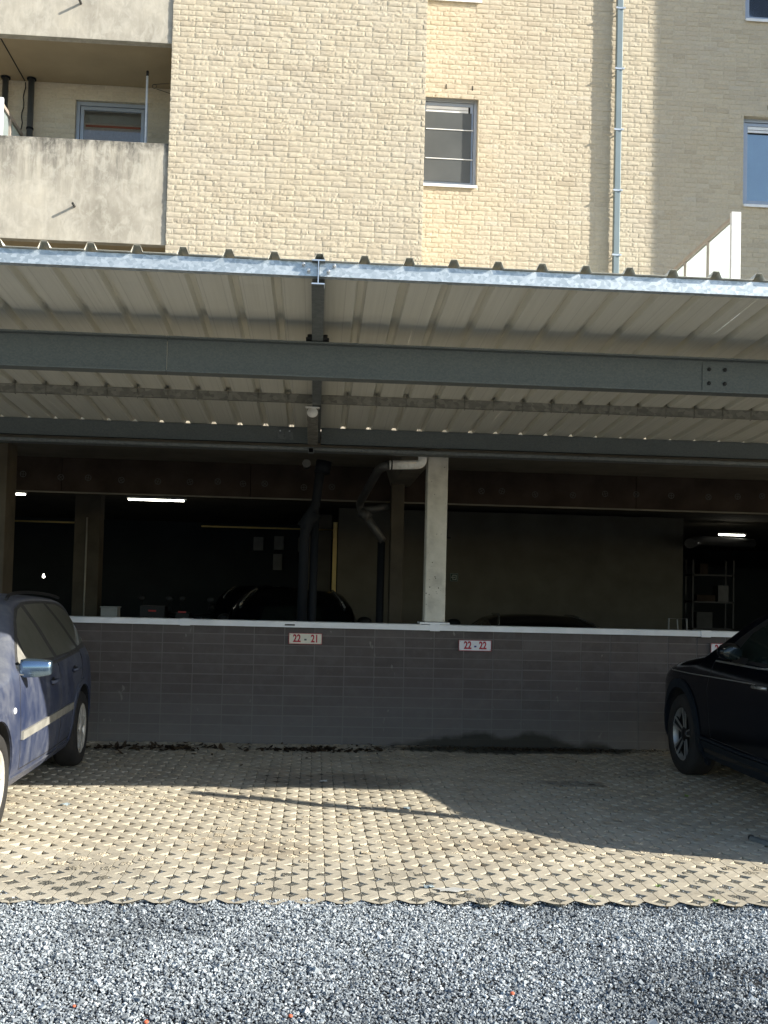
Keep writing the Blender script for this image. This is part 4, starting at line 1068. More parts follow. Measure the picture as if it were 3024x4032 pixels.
        vo, eo, fo, *_ = delaunay_2d_cdt(pts, [(i, (i + 1) % n) for i in range(n)], [], 1, 1e-5)
        V = [(v.x, side * (float(s.y(v.x, v.y)) + off), v.y) for v in vo]
        m = MB(); m.add(V, [f[::-1] if side > 0 else f for f in fo], True)
        # thin edge returning into the body
        o = m.build(name, mat, parent, local=True)
        if label: o['label'] = label
        return o
    def strip(s, m, path, w, off=.004, side=1, thick=.004):
        """raised band following a path on the body side"""
        dense = []
        for a, b in zip(path[:-1], path[1:]):
            k = max(1, int(math.dist(a, b) / .04))
            dense += [(a[0] + (b[0] - a[0]) * i / k, a[1] + (b[1] - a[1]) * i / k) for i in range(k)]
        dense.append(path[-1]); V = []
        for i, p in enumerate(dense):
            q0 = dense[max(0, i - 1)]; q1 = dense[min(len(dense) - 1, i + 1)]
            dx, dz = q1[0] - q0[0], q1[1] - q0[1]; L = math.hypot(dx, dz) or 1; nx, nz = -dz / L, dx / L
            for (e, o_) in ((-.5, off - thick), (-.5, off), (.5, off), (.5, off - thick)):
                x = p[0] + nx * w * e; z = p[1] + nz * w * e
                V.append((x, side * (float(s.y(x, z)) + o_), z))
        k = len(dense)
        F = [(i * 4 + j, i * 4 + j + 1, (i + 1) * 4 + j + 1, (i + 1) * 4 + j) for i in range(k - 1) for j in range(3)]
        F += [(0, 1, 2, 3), ((k - 1) * 4, (k - 1) * 4 + 1, (k - 1) * 4 + 2, (k - 1) * 4 + 3)]
        m.add(V, F); return m
def arc(cx, cz, r, a0, a1, n=20): return [(cx + r * math.cos(R(a0 + (a1 - a0) * i / n)), cz + r * math.sin(R(a0 + (a1 - a0) * i / n))) for i in range(n + 1)]
def wheel(parent, x, y, r, w, rim, side, style):
    wh = bpy.data.objects.new('wheel', None); col.objects.link(wh); wh.parent = parent; wh.location = (x, y, r)
    yo = side * w / 2
    m = MB(); sh = .018
    m.lathe([(rim, -w / 2), (rim + .02, -w / 2 - .0), (r - sh * 1.6, -w / 2 + .004), (r - .006, -w / 2 + .026), (r, -w / 2 + .05), (r, w / 2 - .05), (r - .006, w / 2 - .026), (r - sh * 1.6, w / 2 - .004), (rim + .02, w / 2), (rim, w / 2), (rim - .012, w / 2 - .02), (rim - .012, -w / 2 + .02), (rim, -w / 2)], (0, 0, 0), (0, 1, 0), 56)
    m.build('tyre', 'rubber', wh, local=True)
    m = MB()
    Y = yo - side * .018
    def P(r_, a, d): return (r_ * math.cos(a), Y - side * d, r_ * math.sin(a))
    if style == 'cap':
        n = 7
        m.lathe([(rim - .001, side * -.03), (rim + .004, side * .006), (rim - .012, side * .012), (rim - .03, side * .002), (rim - .034, -side * .02)], (0, Y, 0), (0, 1, 0), 56)
        m.lathe([(.0, side * .014), (.03, side * .013), (.045, side * .006), (.05, -side * .01)], (0, Y, 0), (0, 1, 0), 28)
        for k in range(n):
            a = 2 * math.pi * k / n + .2; hw_o = .30; hw_i = .34
            q = [P(.030, a - .6, 0), P(.07, a - .36, -.006), P(.13, a - .19, -.004), P(rim - .022, a - .26, -.002), P(rim - .022, a + .26, -.002), P(.13, a + .19, -.004), P(.07, a + .36, -.006), P(.030, a + .6, 0)]
            m.prism(q, (0, -side * .018, 0))
        m.build('rim', 'hubcap', wh, local=True)
    else:
        m.lathe([(rim - .002, side * -.05), (rim + .002, side * .002), (rim - .006, side * .006), (rim - .012, -side * .002), (rim - .018, -side * .05)], (0, Y, 0), (0, 1, 0), 56)
        for k in range(5):
            a = 2 * math.pi * k / 5 + .45
            for d in (-.15, .15):
                a1 = a + d; c, s_ = math.cos(a1), math.sin(a1)
                q = [P(.045, a + d * 2.4 - .10, .02), P(rim - .012, a1 - .030, .0), P(rim - .012, a1 + .030, .0), P(.045, a + d * 2.4 + .10, .02)]
                m.prism(q, (0, -side * .012, 0))
        m.build('rim', 'alloy_edge', wh, local=True)
        m2 = MB()
        for k in range(5):
            a = 2 * math.pi * k / 5 + .45
            m2.prism([P(.04, a - .42, .026), P(rim - .01, a - .18, .008), P(rim - .01, a + .18, .008), P(.04, a + .42, .026)], (0, -side * .02, 0))
        m2.lathe([(0, side * .012), (.035, side * .010), (.06, -side * .0), (.06, -side * .03)], (0, Y - side * .015, 0), (0, 1, 0), 24)
        m2.build('spokes', 'alloy_dark', wh, local=True)
    m = MB(); m.lathe([(0, 0), (rim - .03, 0)], (0, Y - side * .09, 0), (0, 1, 0), 32); m.lathe([(rim - .016, -side * .05), (rim - .02, -side * .16)], (0, Y, 0), (0, 1, 0), 40)
    m.build('brake_drum', 'matt_black', wh, local=True)
    return wh

def blue_wagon():
    # faces the camera; left side of the car is towards the free bays
    root = thing('estate_car', 'dusty dark blue estate car parked nose out at the left edge', 'car', (-2.845, 8.93, 0), R(-90 + 1.6))
    top = [(-.95, .62), (-.94, .80), (-.90, .98), (-.80, 1.17), (-.68, 1.33), (-.50, 1.395), (-.2, 1.425), (.5, 1.446), (1.0, 1.436), (1.28, 1.39), (1.52, 1.30), (1.95, 1.09), (2.30, .955), (2.50, .935), (2.95, .88), (3.25, .77), (3.42, .62), (3.47, .5)]
    wid = [(.18, .80), (.24, .855), (.32, .880), (.45, .895), (.62, .900), (.80, .886), (.92, .862), (.96, .838), (1.05, .785), (1.2, .70), (1.34, .605), (1.40, .565), (1.47, .50), (1.6, .4)]
    c = Car(top, wid, -.95, 3.47, 2.60, zb=.20, end=.64, rad=.07, plan_r=.85)
    body = c.body('body', ['blue_paint', 'matt_black'], root, .36, .325)
    for side in (1, -1):
        # side glass, three panes, in one dark surround
        s_ = dict(side=side)
        c.patch('window_surround', 'dusty_black', root, [(1.99, .955), (1.74, 1.09), (1.46, 1.235), (1.20, 1.33), (.9, 1.375), (.3, 1.395), (-.2, 1.375), (-.50, 1.315), (-.66, 1.14), (-.72, 1.01), (-.4, .975), (.6, .955), (1.4, .935)], .002, side)
        c.patch('side_window', 'dusty_glass', root, [(1.62, .985), (1.56, 1.15), (1.36, 1.25), (1.12, 1.325), (.98, 1.345), (.86, .965)], .0045, side)
        c.patch('side_window', 'dusty_glass', root, [(.76, .968), (.87, 1.357), (.5, 1.362), (.22, 1.36), (-.03, .99), (.3, .975)], .0045, side)
        c.patch('side_window', 'dusty_glass', root, [(-.12, 1.0), (.12, 1.355), (-.18, 1.345), (-.44, 1.29), (-.60, 1.12), (-.64, 1.035)], .0045, side)
        c.patch('mirror_triangle', 'dusty_plastic', root, [(1.95, .955), (1.64, 1.12), (1.64, .96)], .006, side)
        m = MB(); c.strip(m, [(1.95, .935), (1.4, .92), (.6, .94), (-.1, .965)], .018, .007, side, .006); m.build('belt_trim', 'dusty_black', root, local=True)
        m = MB(); c.strip(m, [(2.02, .525), (1.0, .54), (.42, .55)], .055, .016, side, .018); m.build('side_moulding', 'dusty_plastic', root, local=True)
        # door gaps
        for path in ([(1.98, .95), (2.06, .72), (2.04, .5), (1.98, .30)], [(.82, .95), (.84, .6), (.80, .30)], [(-.10, .97), (-.04, .80), (.12, .66), (.38, .50), (.42, .30)], [(1.98, .30), (1.2, .285), (.42, .30)]):
            m = MB(); c.strip(m, path, .006, .0012, side, .004); m.build('door_gap', 'matt_black', body, local=True)
        m = MB(); c.strip(m, [(2.2, .235), (1.3, .215), (.4, .235)], .07, .012, side, .02); m.build('sill_trim', 'blue_paint', root, local=True)
        for wx in (0, c.wb):
            m = MB(); c.strip(m, arc(wx, .325, .385, 198 if wx else 205, -25 if wx else -18), .045, .012, side, .02); m.build('arch_lip', 'blue_paint', root, local=True)
        for hx, hz in ((1.08, .80), (.28, .83)):
            yy = float(c.y(hx, hz)); m = MB(); m.tube([(hx - .09, side * (yy + .004), hz), (hx - .07, side * (yy + .03), hz + .003), (hx + .07, side * (yy + .03), hz), (hx + .09, side * (yy + .004), hz - .003)], .013, 8)
            h_ = m.build('door_handle', 'blue_paint', root, local=True)
            m = MB(); m.sphere((hx, side * (yy + .001), hz - .005), .06, .004, .035); m.build('handle_recess', 'black_plastic', h_, local=True)
        m = MB(); yy = float(c.y(2.20, .72)); m.sphere((2.20, side * (yy + .004), .705), .028, .010, .021); m.build('side_indicator', 'white_metal', root, local=True)
        # mirror
        yy = float(c.y(1.70, .98))
        mm = bpy.data.objects.new('mirror', None); col.objects.link(mm); mm.parent = root; mm.location = (1.90, side * yy, .93)
        m = MB(); m.prism([(-.02, 0, -.02), (.07, 0, -.02), (.06, 0, .05), (-.02, 0, .04)], (0, side * .07, .0)); m.build('foot', 'dusty_plastic', mm, local=True, bevel=.012)
        m = MB()
        prof = []
        for k in range(9):
            t = k / 8; hgt = .062 * (1 - .30 * t ** 3) * (1 if t > 0 else .9); dep = .052 * (1 - .45 * t ** 2)
            yy_ = side * (.035 + .195 * t); cz = .028 + .004 * t
            prof.append([(dep * 1.1 * math.cos(a) * (abs(math.cos(a)) ** .0) + .02, yy_, cz + hgt * max(-1, min(1, 1.25 * math.sin(a)))) for a in np.linspace(0, 2 * np.pi, 20, endpoint=False)])
        V = [p for ring in prof for p in ring]; n = 20
        F = [(i * n + k, i * n + (k + 1) % n, (i + 1) * n + (k + 1) % n, (i + 1) * n + k) for i in range(8) for k in range(n)] + [tuple(range(n)), tuple(8 * n + k for k in range(n))]
        m.add(V, F, True); m.build('housing', 'mirror_sky_tint', mm, local=True)
        # roof rail
        pts = [(x, side * (float(c.W(float(c.zt(x)) - .03)) - .02), float(c.zt(x)) - .018 + .022) for x in np.linspace(1.25, -.48, 14)]
        m = MB(); m.tube(pts, .013, 8); m.build('roof_rail', 'black_plastic', root, local=True)
        c.patch('tail_lamp', 'red_lamp', root, [(-.70, .80), (-.66, 1.02), (-.84, 1.02), (-.88, .80)], .004, side)
        wheel(root, 0, side * .81, .315, .195, .212, side, 'cap'); wheel(root, c.wb, side * .81, .315, .195, .212, side, 'cap')
    # windscreen and rear window laid on the loft
    def screen(x0, x1, y0, y1, mat, name, side=1):
        V = []; F = []; nx, ny = 10, 13
        for i in range(nx + 1):
            x = x0 + (x1 - x0) * i / nx; zt = float(c.zt(x)); w = (y0 + (y1 - y0) * i / nx)
            for j in range(ny + 1):
                t = -1 + 2 * j / ny; V.append((x, w * t, zt - .030 * (t * t) * .85 + .006))
        F = [(i * (ny + 1) + j, i * (ny + 1) + j + 1, (i + 1) * (ny + 1) + j + 1, (i + 1) * (ny + 1) + j) for i in range(nx) for j in range(ny)]
        m = MB(); m.add(V, F, True); return m.build(name, mat, root, local=True)
    screen(1.34, 2.26, .50, .64, 'dusty_glass', 'windscreen'); screen(-.84, -.60, .56, .50, 'dusty_glass', 'rear_window')
    for side in (1, -1):
        m = MB(); m.sphere((3.20, side * .60, .64), .14, .12, .07); m.build('headlight', 'clean_glass', root, local=True)
    m = MB(); m.box(3.40, 3.48, -.45, .45, .42, .52); m.build('grille', 'black_plastic', root, local=True, bevel=.01)
    m = MB(); m.box(-.965, -.955, -.26, .26, .62, .73); m.build('number_plate', 'sign_white', root, local=True)
    return root
blue_wagon()

def suv(name, label, loc, rz, detail=True, mat='black_paint', group=None, low=0.):
    root = thing(name, label, 'car', loc, rz, group)
    top = [(-.62, .60), (-.61, .78), (-.57, .95), (-.46, 1.08), (-.24, 1.23), (.02, 1.36), (.4, 1.47), (.9, 1.55), (1.35, 1.545), (1.62, 1.46), (2.0, 1.27), (2.28, 1.13), (2.36, 1.10), (2.8, 1.03), (3.1, .965), (3.35, .85), (3.50, .72), (3.57, .60), (3.60, .5)]
    fz = lambda z: z - low * max(0, min(1, (z - .75) / .75))
    wid = [(.2, .84), (.27, .905), (.36, .93), (.55, .94), (.75, .94), (.93, .925), (1.0, .905), (1.08, .87), (1.25, .80), (1.40, .72), (1.50, .64), (1.60, .52)]
    top = [(a, fz(b)) for a, b in top]; wid = [(fz(a), b) for a, b in wid]
    c = Car(top, wid, -.62, 3.60, 2.73, zb=.22, end=.62, plan_r=.8, rad=.12, crown=.035)
    _p = c.patch; c.patch = lambda n_, m_, r_, poly, off=.003, side=1: _p(n_, m_, r_, [(a, fz(b)) for a, b in poly], off, side)
    body = c.body('body', [mat, 'matt_black'], root, .41 if detail else 0, .35)
    for side in (1, -1):
        c.patch('window_surround', 'black_plastic', root, [(2.02, 1.06), (1.74, 1.24), (1.45, 1.39), (1.1, 1.45), (.6, 1.43), (.15, 1.35), (-.12, 1.26), (-.28, 1.17), (-.32, 1.12), (.2, 1.085), (1.2, 1.045)], .002, side)
        c.patch('side_window', 'clean_glass', root, [(1.76, 1.07), (1.55, 1.28), (1.25, 1.405), (.95, 1.425), (.90, 1.07)], .004, side)
        c.patch('side_window', 'clean_glass', root, [(.82, 1.075), (.86, 1.425), (.45, 1.39), (.08, 1.31), (-.08, 1.12)], .004, side)
        wheel(root, 0, side * .82, .35, .225, .240, side, 'alloy'); wheel(root, c.wb, side * .82, .35, .225, .240, side, 'alloy')
        if not detail: continue
        m = MB(); c.strip(m, [(2.03, 1.035), (1.2, 1.03), (.2, 1.07), (-.36, 1.125)], .014, .007, side, .006); m.build('chrome_strip', 'chrome', root, local=True)
        # shoulder reflection modelled as a thin chrome strip, sweeping round to the bonnet edge
        m = MB(); c.strip(m, [(1.2, .915), (1.9, .905), (2.5, .895), (2.95, .895), (3.05, .905), (3.08, .925), (3.02, .945)], .008, .004, side, .004); m.build('shoulder_glint', 'chrome', root, local=True)
        for wx in (0, c.wb):
            m = MB(); c.strip(m, arc(wx, .35, .445, 205, -25), .075, .016, side, .03); m.build('arch_cladding', 'cladding', root, local=True)
        m = MB(); c.strip(m, [(2.28, .30), (1.4, .285), (.46, .30)], .15, .016, side, .03); m.build('sill_cladding', 'cladding', root, local=True)
        m = MB(); c.strip(m, [(2.28, .395), (1.4, .38), (.46, .395)], .02, .022, side, .02); m.build('sill_edge', 'cladding', root, local=True)
        for path in ([(2.04, 1.04), (2.10, .8), (2.02, .42)], [(.86, 1.05), (.88, .7), (.82, .40)], [(2.02, .41), (.82, .395)]):
            m = MB(); c.strip(m, path, .006, .0012, side, .004); m.build('door_gap', 'matt_black', body, local=True)
        for hx in (1.08, .12):
            yy = float(c.y(hx, .90)); m = MB(); m.tube([(hx - .10, side * (yy + .004), .90), (hx - .08, side * (yy + .035), .903), (hx + .08, side * (yy + .035), .90), (hx + .10, side * (yy + .004), .897)], .013, 8)
            m.build('door_handle', 'chrome', root, local=True)
        yy = float(c.y(1.82, 1.08))
        mm = bpy.data.objects.new('mirror', None); col.objects.link(mm); mm.parent = root; mm.location = (1.44, side * yy, 1.09)
        m = MB(); m.prism([(.03, 0, -.05), (.16, 0, -.05), (.10, 0, .0), (.0, 0, .0)], (0, side * .08, .01)); m.build('foot', 'black_plastic', mm, local=True, bevel=.01)
        m = MB(); m.sphere((.03, side * .14, .045), .07, .095, .07, 20, 12); m.build('housing', mat, mm, local=True)
        m = MB(); m.tube([(-.03, side * .06, .06), (-.045, side * .14, .080), (-.03, side * .21, .07)], .003, 6); m.build('indicator_strip', 'chrome', mm, local=True)
        m = MB(); m.sphere((-.035, side * .14, .04), .018, .078, .054, 16, 8); m.build('mirror_face', 'clean_glass', mm, local=True)
        pts = [(x, side * (float(c.W(float(c.zt(x)) - .04)) - .10), float(c.zt(x)) - .008) for x in np.linspace(1.35, -.05, 12)]
        m = MB(); m.tube(pts, .013, 8); m.build('roof_rail', 'black_plastic', root, local=True)
        m = MB(); m.sphere((3.30, side * .66, .80), .17, .10, .05); m.build('headlight', 'clean_glass', root, local=True)
    for (x0, x1, y0, y1, nm) in ((1.50, 2.26, .56, .68, 'windscreen'), (-.44, -.08, .60, .56, 'rear_window')):
        V = []; nx, ny = 8, 13
        for i in range(nx + 1):
            x = x0 + (x1 - x0) * i / nx; zt = float(c.zt(x)); w = y0 + (y1 - y0) * i / nx
            for j in range(ny + 1):
                t = -1 + 2 * j / ny; V.append((x, w * t, zt - .035 * (t * t) * .9 + .006))
        F = [(i * (ny + 1) + j, i * (ny + 1) + j + 1, (i + 1) * (ny + 1) + j + 1, (i + 1) * (ny + 1) + j) for i in range(nx) for j in range(ny)]
        m = MB(); m.add(V, F, True); m.build(nm, 'clean_glass', root, local=True)
    if not detail:
        for side in (1, -1):
            pts = [(x, side * (float(c.W(float(c.zt(x)) - .04)) - .10), float(c.zt(x)) - .008) for x in np.linspace(1.35, -.05, 12)]
            m = MB(); m.tube(pts, .013, 8); m.build('roof_rail', 'chrome', root, local=True)
        for side in (1, -1):
            m = MB(); m.sphere((1.85, side * 1.03, 1.10), .06, .11, .07); m.build('mirror', 'black_plastic', root, local=True)
            m = MB(); m.sphere((-.52, side * .78, .86), .05, .08, .07); m.build('tail_lamp', 'red_lamp', root, local=True)
    return root
suv('suv', 'glossy black car at the right edge, nose to the wall, with five-spoke wheel', (4.14, 6.20, 0), R(90))
suv('suv', 'black car with roof rails parked inside the garage behind the 22 21 sign', (-.30, 13.6, 0), R(90), detail=False, group='dark cars inside the garage')
suv('suv', 'taller black car parked deeper in the garage behind another black car', (-.95, 18.6, .07), R(90), detail=False, group='dark cars inside the garage')
suv('low_car', 'low black car whose rounded roof just shows above the wall right of the pale column', (3.10, 13.6, 0), R(90), detail=False, low=.27, group='dark cars inside the garage')

# ================================================================== things inside the garage, small
def scooter(x, y, label, rz):
    o = thing('scooter', label, 'scooter', (x, y, 0), rz, group='scooters parked in the garage')
    m = MB(); m.box(-.65, .35, -.13, .13, .45, .78); m.build('body', 'black_paint', o, local=True, bevel=.05)
    m = MB(); m.box(-.62, .10, -.14, .14, .785, .88); m.build('seat', 'black_plastic', o, local=True, bevel=.03)
    m = MB(); m.prism([(.40, -.2, .35), (.46, -.2, .35), (.30, -.2, 1.1), (.24, -.2, 1.1)], (0, .4, 0)); m.build('leg_shield', 'black_paint', o, local=True, bevel=.02)
    m = MB(); m.tube([(.25, -.33, 1.15), (.28, 0, 1.12), (.25, .33, 1.15)], .015, 8); m.build('handlebar', 'dark_metal', o, local=True)
    for s in (-1, 1):
        m = MB(); m.tube([(.27, s * .25, 1.15), (.26, s * .30, 1.32)], .006, 6); m.sphere((.26, s * .31, 1.36), .015, .06, .045); m.build('mirror', 'dark_metal', o, local=True)
    for x_ in (-.5, .55):
        m = MB(); m.lathe([(.16, -.05), (.23, -.05), (.25, 0), (.23, .05), (.16, .05)], (x_, 0, .25), (0, 1, 0), 24); m.build('wheel', 'rubber', o, local=True)
    m = MB(); m.box(-.675, -.655, -.055, .055, 1.175, 1.20); m.build('tail_lamp', 'red_lamp', o, local=True)
    m = MB(); m.box(-.65, -.32, -.18, .18, .93, 1.26) if label.startswith('left') else m.box(-.62, -.3, -.10, .10, .93, 1.18); m.build('top_box', 'black_plastic', o, local=True, bevel=.012)
    return o
scooter(-2.36, 15.9, 'left scooter with top box and red tail lamp in the dark garage', R(90))
scooter(-1.88, 15.5, 'right scooter with smaller top box and red tail lamp in the dark garage', R(90))
m = MB(); m.box(-2.62, -2.42, 12.9, 13.1, 0, 1.26); m.box(-2.63, -2.41, 12.89, 13.11, 1.262, 1.275)
props(m.build('carton', 'card_white', bevel=.004), 'pale upright carton just behind the low wall at the left', 'box')
o = thing('hand_trolley', 'thin metal trolley handle showing above the wall at the right', 'trolley', (4.45, 12.4, 0))
m = MB(); m.tube([(4.26, 12.4, .05), (4.30, 12.4, 1.30), (4.52, 12.4, 1.30), (4.56, 12.4, .05)], .010, 8); m.tube([(4.40, 12.4, 1.29), (4.44, 12.4, .9)], .008, 8); m.build('frame', 'card_white', o)
m = MB(); m.box(4.2, 4.6, 12.2, 12.5, .03, .05); m.build('foot_plate', 'dark_metal', o)
for s in (-1, 1):
    m = MB(); m.lathe([(.02, -.02), (.09, -.02), (.1, 0), (.09, .02), (.02, .02)], (4.40 + s * .2, 12.5, .10), (1, 0, 0), 20); m.build('wheel', 'rubber', o)
o = thing('shelf_rack', 'shelving with dark goods deep in the garage at the right', 'shelf', (7.2, 19, 0))
m = MB()
for z in (.5, 1.0, 1.5, 2.0): m.box(6.95, 7.75, 18.8, 19.2, z, z + .03)
for x in (6.95, 7.72): m.box(x, x + .03, 18.8, 18.83, 0, 2.3); m.box(x, x + .03, 19.17, 19.2, 0, 2.3)
m.build('frame', 'dark_metal', o)
for i, (x, z, w, h, mt) in enumerate(((7.05, 1.03, .3, .3, 'dim_grey'), (7.05, 1.53, .35, .12, 'brown_panel'), (7.1, 2.03, .15, .2, 'brown_panel'), (7.45, 1.53, .2, .3, 'grey_pvc'))):
    m = MB(); m.box(x, x + w, 18.82, 19.1, z, z + h)
    props(m.build('storage_box', mt, bevel=.004), ('pale box on the second shelf of the garage rack', 'flat brown box on the third shelf of the garage rack', 'small brown box on the top shelf of the garage rack', 'dark grey box on the third shelf of the garage rack')[i], 'box')
# big ventilation duct by the lamp on the right
m = MB(); m.tube([(6.3, 17.2, 2.50), (7.0, 18.6, 2.64), (8.3, 19.3, 2.66)], .085, 16); props(m.build('duct', 'dim_grey'), 'round duct under the lit ceiling at the right', 'duct')

# ================================================================== litter and small things
def leaves(n, fx, label, name, seed, mat='leaf'):
    r = np.random.default_rng(seed); V = []; F = []; T = []
    for i in range(n):
        x, y, s = fx(r)
        a = r.uniform(0, 6.28); u = np.array([math.cos(a), math.sin(a), r.normal(0, .25)]) * s; v = np.array([-math.sin(a), math.cos(a), r.normal(0, .3)]) * s * .55
        c = np.array([x, y, .004 + abs(r.normal(0, .006))]); b = len(V)
        curl = np.array([0, 0, s * r.uniform(.1, .5)])
        V += [c - u, c - u * .3 + v, c + u * .5 + v * .8 + curl * .5, c + u + curl, c + u * .5 - v * .8 + curl * .4, c - u * .3 - v]
        F += [(b, b + 1, b + 2, b + 5), (b + 5, b + 2, b + 3, b + 4)]; T += [np.clip(r.beta(1.2, 2.2), 0, 1)] * 6
    o = np_mesh(name, np.array(V), np.array(F), [mat], None, np.array(T)); return props(o, label, 'leaves', kind='stuff')
def fL(r):
    k = r.random()
    if k < .45: return (r.normal(.05, .33), 9.98 + r.normal(0, .07), r.uniform(.016, .04))
    if k < .75: return (r.normal(-1.55, .35), 9.95 + r.normal(0, .10), r.uniform(.018, .045))
    if k < .93: return (r.uniform(-2, 3.4), 10.33 - abs(r.normal(0, .10)), r.uniform(.008, .022))
    return (r.uniform(-2, 3), r.uniform(8.2, 10.2), r.uniform(.008, .018))
leaves(520, fL, 'dead brown leaves drifted along the foot of the low wall', 'leaf_litter', 5)
leaves(420, lambda r: (r.normal(2.2, .65), 10.27 - abs(r.normal(0, .09)), r.uniform(.01, .022)), 'dark wet leaves heaped against the wall at the damp patch', 'wet_leaves', 6)
def pebble(x, y, s, mat, name, label, cat, z=-.008):
    bm = bmesh.new(); bmesh.ops.create_icosphere(bm, subdivisions=2, radius=s)
    for v in bm.verts:
        v.co *= 1 + .25 * float(vnoise(v.co.x * 60 + x * 9, v.co.y * 60, v.co.z * 60, 3)); v.co.z *= .7; v.co += Vector((x, y, z))
    me = bpy.data.meshes.new(name); bm.to_mesh(me); bm.free(); me.materials.append(M[mat])
    return props(link(name, me), label, cat)
for (x, y, s, lab) in ((.79, 3.98, .010, 'orange chip on the gravel right of the middle'), (-.05, 3.77, .0085, 'orange chip on the gravel near the bottom edge, left of the middle'), (-.55, 3.72, .009, 'red-orange chip on the gravel at the lower left'), (-.83, 3.86, .0065, 'tiny orange chip on the gravel at the far left')):
    pebble(x, y, s, 'orange_stone', 'brick_chip', lab, 'stone')['group'] = 'orange chips in the gravel'
# crumpled plastic on the pavers
def scrap(x, y, s, mat, label, seed):
    r = np.random.default_rng(seed); n = 7; g = np.linspace(-1, 1, n); GX, GY = np.meshgrid(g, g, indexing='ij')
    Z = .006 + s * .28 * np.abs(vnoise(GX * 2.1 + seed, GY * 2.1, 0, seed)); k = np.clip(1.15 - np.hypot(GX, GY) * .5, .5, 1)
    V = np.stack([x + GX * s * k, y + GY * s * .8 * k, Z], -1).reshape(-1, 3)
    I, J = np.meshgrid(np.arange(n - 1), np.arange(n - 1), indexing='ij')
    Q = np.stack([I * n + J, (I + 1) * n + J, (I + 1) * n + J + 1, I * n + J + 1], -1).reshape(-1, 4)
    # underside for thickness
    V2 = V - np.array([0, 0, .0015]); Q2 = Q[:, ::-1] + len(V)
    return props(np_mesh('plastic_scrap', np.vstack([V, V2]), np.vstack([Q, Q2]), [mat]), label, 'litter')
scrap(-1.68, 7.31, .055, 'scrap_blue', 'crumpled clear blue plastic scrap on the sunlit pavers beside the blue car', 3)
scrap(.62, 5.36, .045, 'scrap_blue', 'flattened grey scrap at the front edge of the pavers', 5)
scrap(.68, 7.32, .045, 'scrap_blue', 'blue-white plastic scrap at the thin post shadow', 7)
scrap(.10, 8.32, .05, 'white_scrap', 'pale plastic scrap lying on the oily spot', 8)
# spilled white paint on two pavers at the edge
m = MB(); x, y = .73, 5.30
n = 26; ring = [(x + .085 * math.cos(a) * (1 + .28 * math.sin(3 * a + 1)), y + .035 * math.sin(a) * (1 + .3 * math.cos(5 * a))) for a in np.linspace(0, 2 * np.pi, n, endpoint=False)]
m.prism([(a, b, .0105) for a, b in ring], (0, 0, .0012))
props(m.build('paint_splash', 'white_scrap'), 'dried white splash over the edge pavers right of the middle', 'paint')
# weed tufts
def weed(x, y, s, label):
    r = random.Random(int(x * 100)); m = MB()
    for i in range(14):
        a = r.uniform(0, 6.28); L = s * r.uniform(.5, 1.); c, sn = math.cos(a), math.sin(a); w = s * .16
        p0 = Vector((x, y, -.01)); p1 = p0 + Vector((c * L * .5, sn * L * .5, L * .7)); p2 = p0 + Vector((c * L, sn * L, L * .75)); n = Vector((-sn, c, 0)) * w
        m.add([p0, p1 + n, p2, p1 - n], [(0, 1, 2, 3)])
    props(m.build('weed', 'weed'), label, 'plant', 'weeds between the pavers')
weed(1.43, 5.22, .022, 'tiny weed at the paver edge right of the middle')
weed(1.84, 5.42, .024, 'small bright green weed in a paver cell at the right')
weed(2.05, 5.16, .03, 'low green tuft where pavers meet gravel at the right')
weed(2.9, 7.9, .04, 'small weed in the shade by the dark car')
# short pale pipe lying at the right edge
o = thing('wheel_stop', 'pale grey bar lying on the pavers at the right edge', 'bar', (2.9, 6.2, 0))
m = MB(); m.prism([(2.77, 6.46, .004), (2.815, 6.46, .004), (2.815, 6.46, .032), (2.78, 6.46, .032)], (.28, -.75, 0)); m.build('bar', 'galv_dull', o, bevel=.006)
m = MB(); m.tube([(2.795, 6.475, .02), (2.795, 6.461, .02)], .02, 12); m.build('end_cap', 'black_plastic', o)

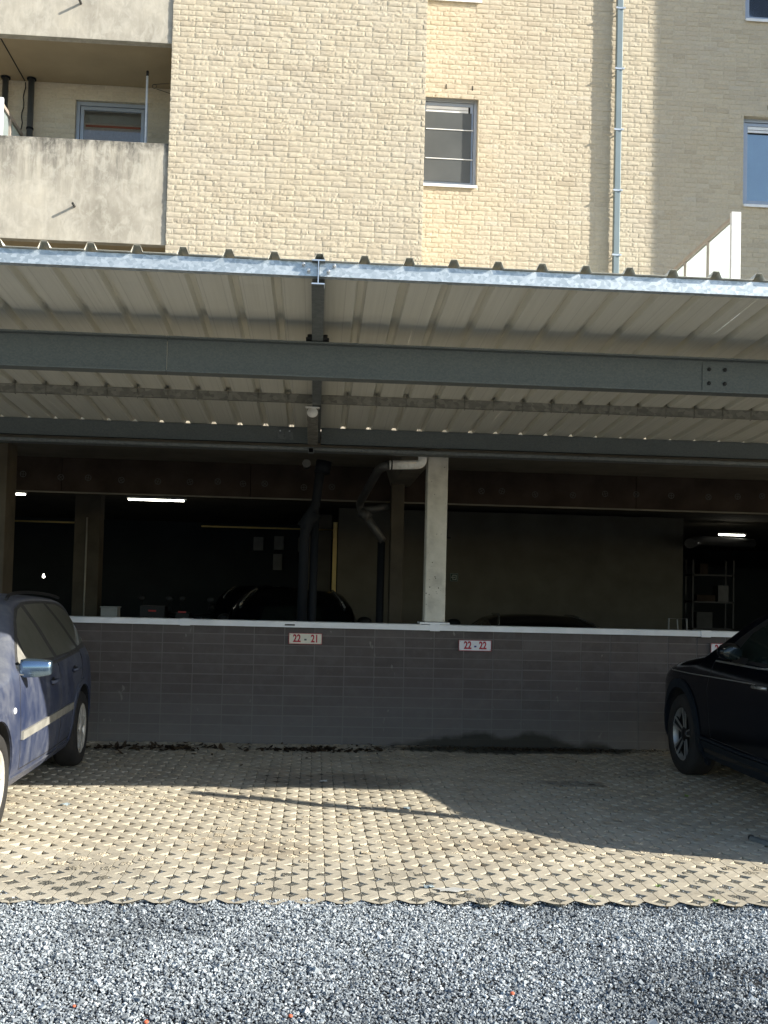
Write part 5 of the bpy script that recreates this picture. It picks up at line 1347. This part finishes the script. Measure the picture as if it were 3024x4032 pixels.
# ================================================================== LIGHT, SKY, CAMERA
d = Vector((-1.777, .694, -1.)).normalized()
sun = bpy.data.lights.new('sun', 'SUN'); sun.energy = 4.6; sun.angle = R(.53); sun.color = (1., .94, .83)
so = bpy.data.objects.new('sun', sun); col.objects.link(so); so.rotation_euler = d.to_track_quat('-Z', 'Y').to_euler(); so.location = (10, -4, 12)
w = bpy.data.worlds.new('World'); scene.world = w; w.use_nodes = True
nt = w.node_tree; nt.nodes.clear()
sky = nt.nodes.new('ShaderNodeTexSky'); sky.sky_type = 'NISHITA'; sky.sun_disc = False
tos = -d; sky.sun_elevation = math.asin(tos.z); sky.sun_rotation = math.atan2(tos.x, tos.y)
sky.air_density = 1.; sky.dust_density = .6; sky.ozone_density = 1.2
bg = nt.nodes.new('ShaderNodeBackground'); bg.inputs['Strength'].default_value = .10
ow = nt.nodes.new('ShaderNodeOutputWorld'); nt.links.new(sky.outputs[0], bg.inputs[0]); nt.links.new(bg.outputs[0], ow.inputs[0])

cam = bpy.data.cameras.new('camera'); co = bpy.data.objects.new('camera', cam); col.objects.link(co); scene.camera = co
yaw, pit, rol = R(3.7), R(2.2), R(1.42)
fw = Vector((math.sin(yaw) * math.cos(pit), math.cos(yaw) * math.cos(pit), math.sin(pit))); rt = Vector((math.cos(yaw), -math.sin(yaw), 0)); up = rt.cross(fw)
rt2 = rt * math.cos(rol) + up * math.sin(rol); up2 = -rt * math.sin(rol) + up * math.cos(rol)
co.matrix_world = Matrix.Translation((0, 0, 1.5)) @ Matrix((rt2, up2, -fw)).transposed().to_4x4()
cam.sensor_fit = 'VERTICAL'; cam.sensor_height = 36.; cam.sensor_width = 27.; cam.lens = 2240 / 2212 * 36
cam.shift_y = (1199 - 1106) / 2212; cam.clip_end = 600; cam.clip_start = .05
scene.view_settings.view_transform = 'Standard'; scene.view_settings.look = 'None'; scene.view_settings.exposure = 1.1; scene.view_settings.gamma = 1.
scene.cycles.max_bounces = 8; scene.cycles.diffuse_bounces = 5
try: scene.cycles.use_denoising = True
except Exception: pass
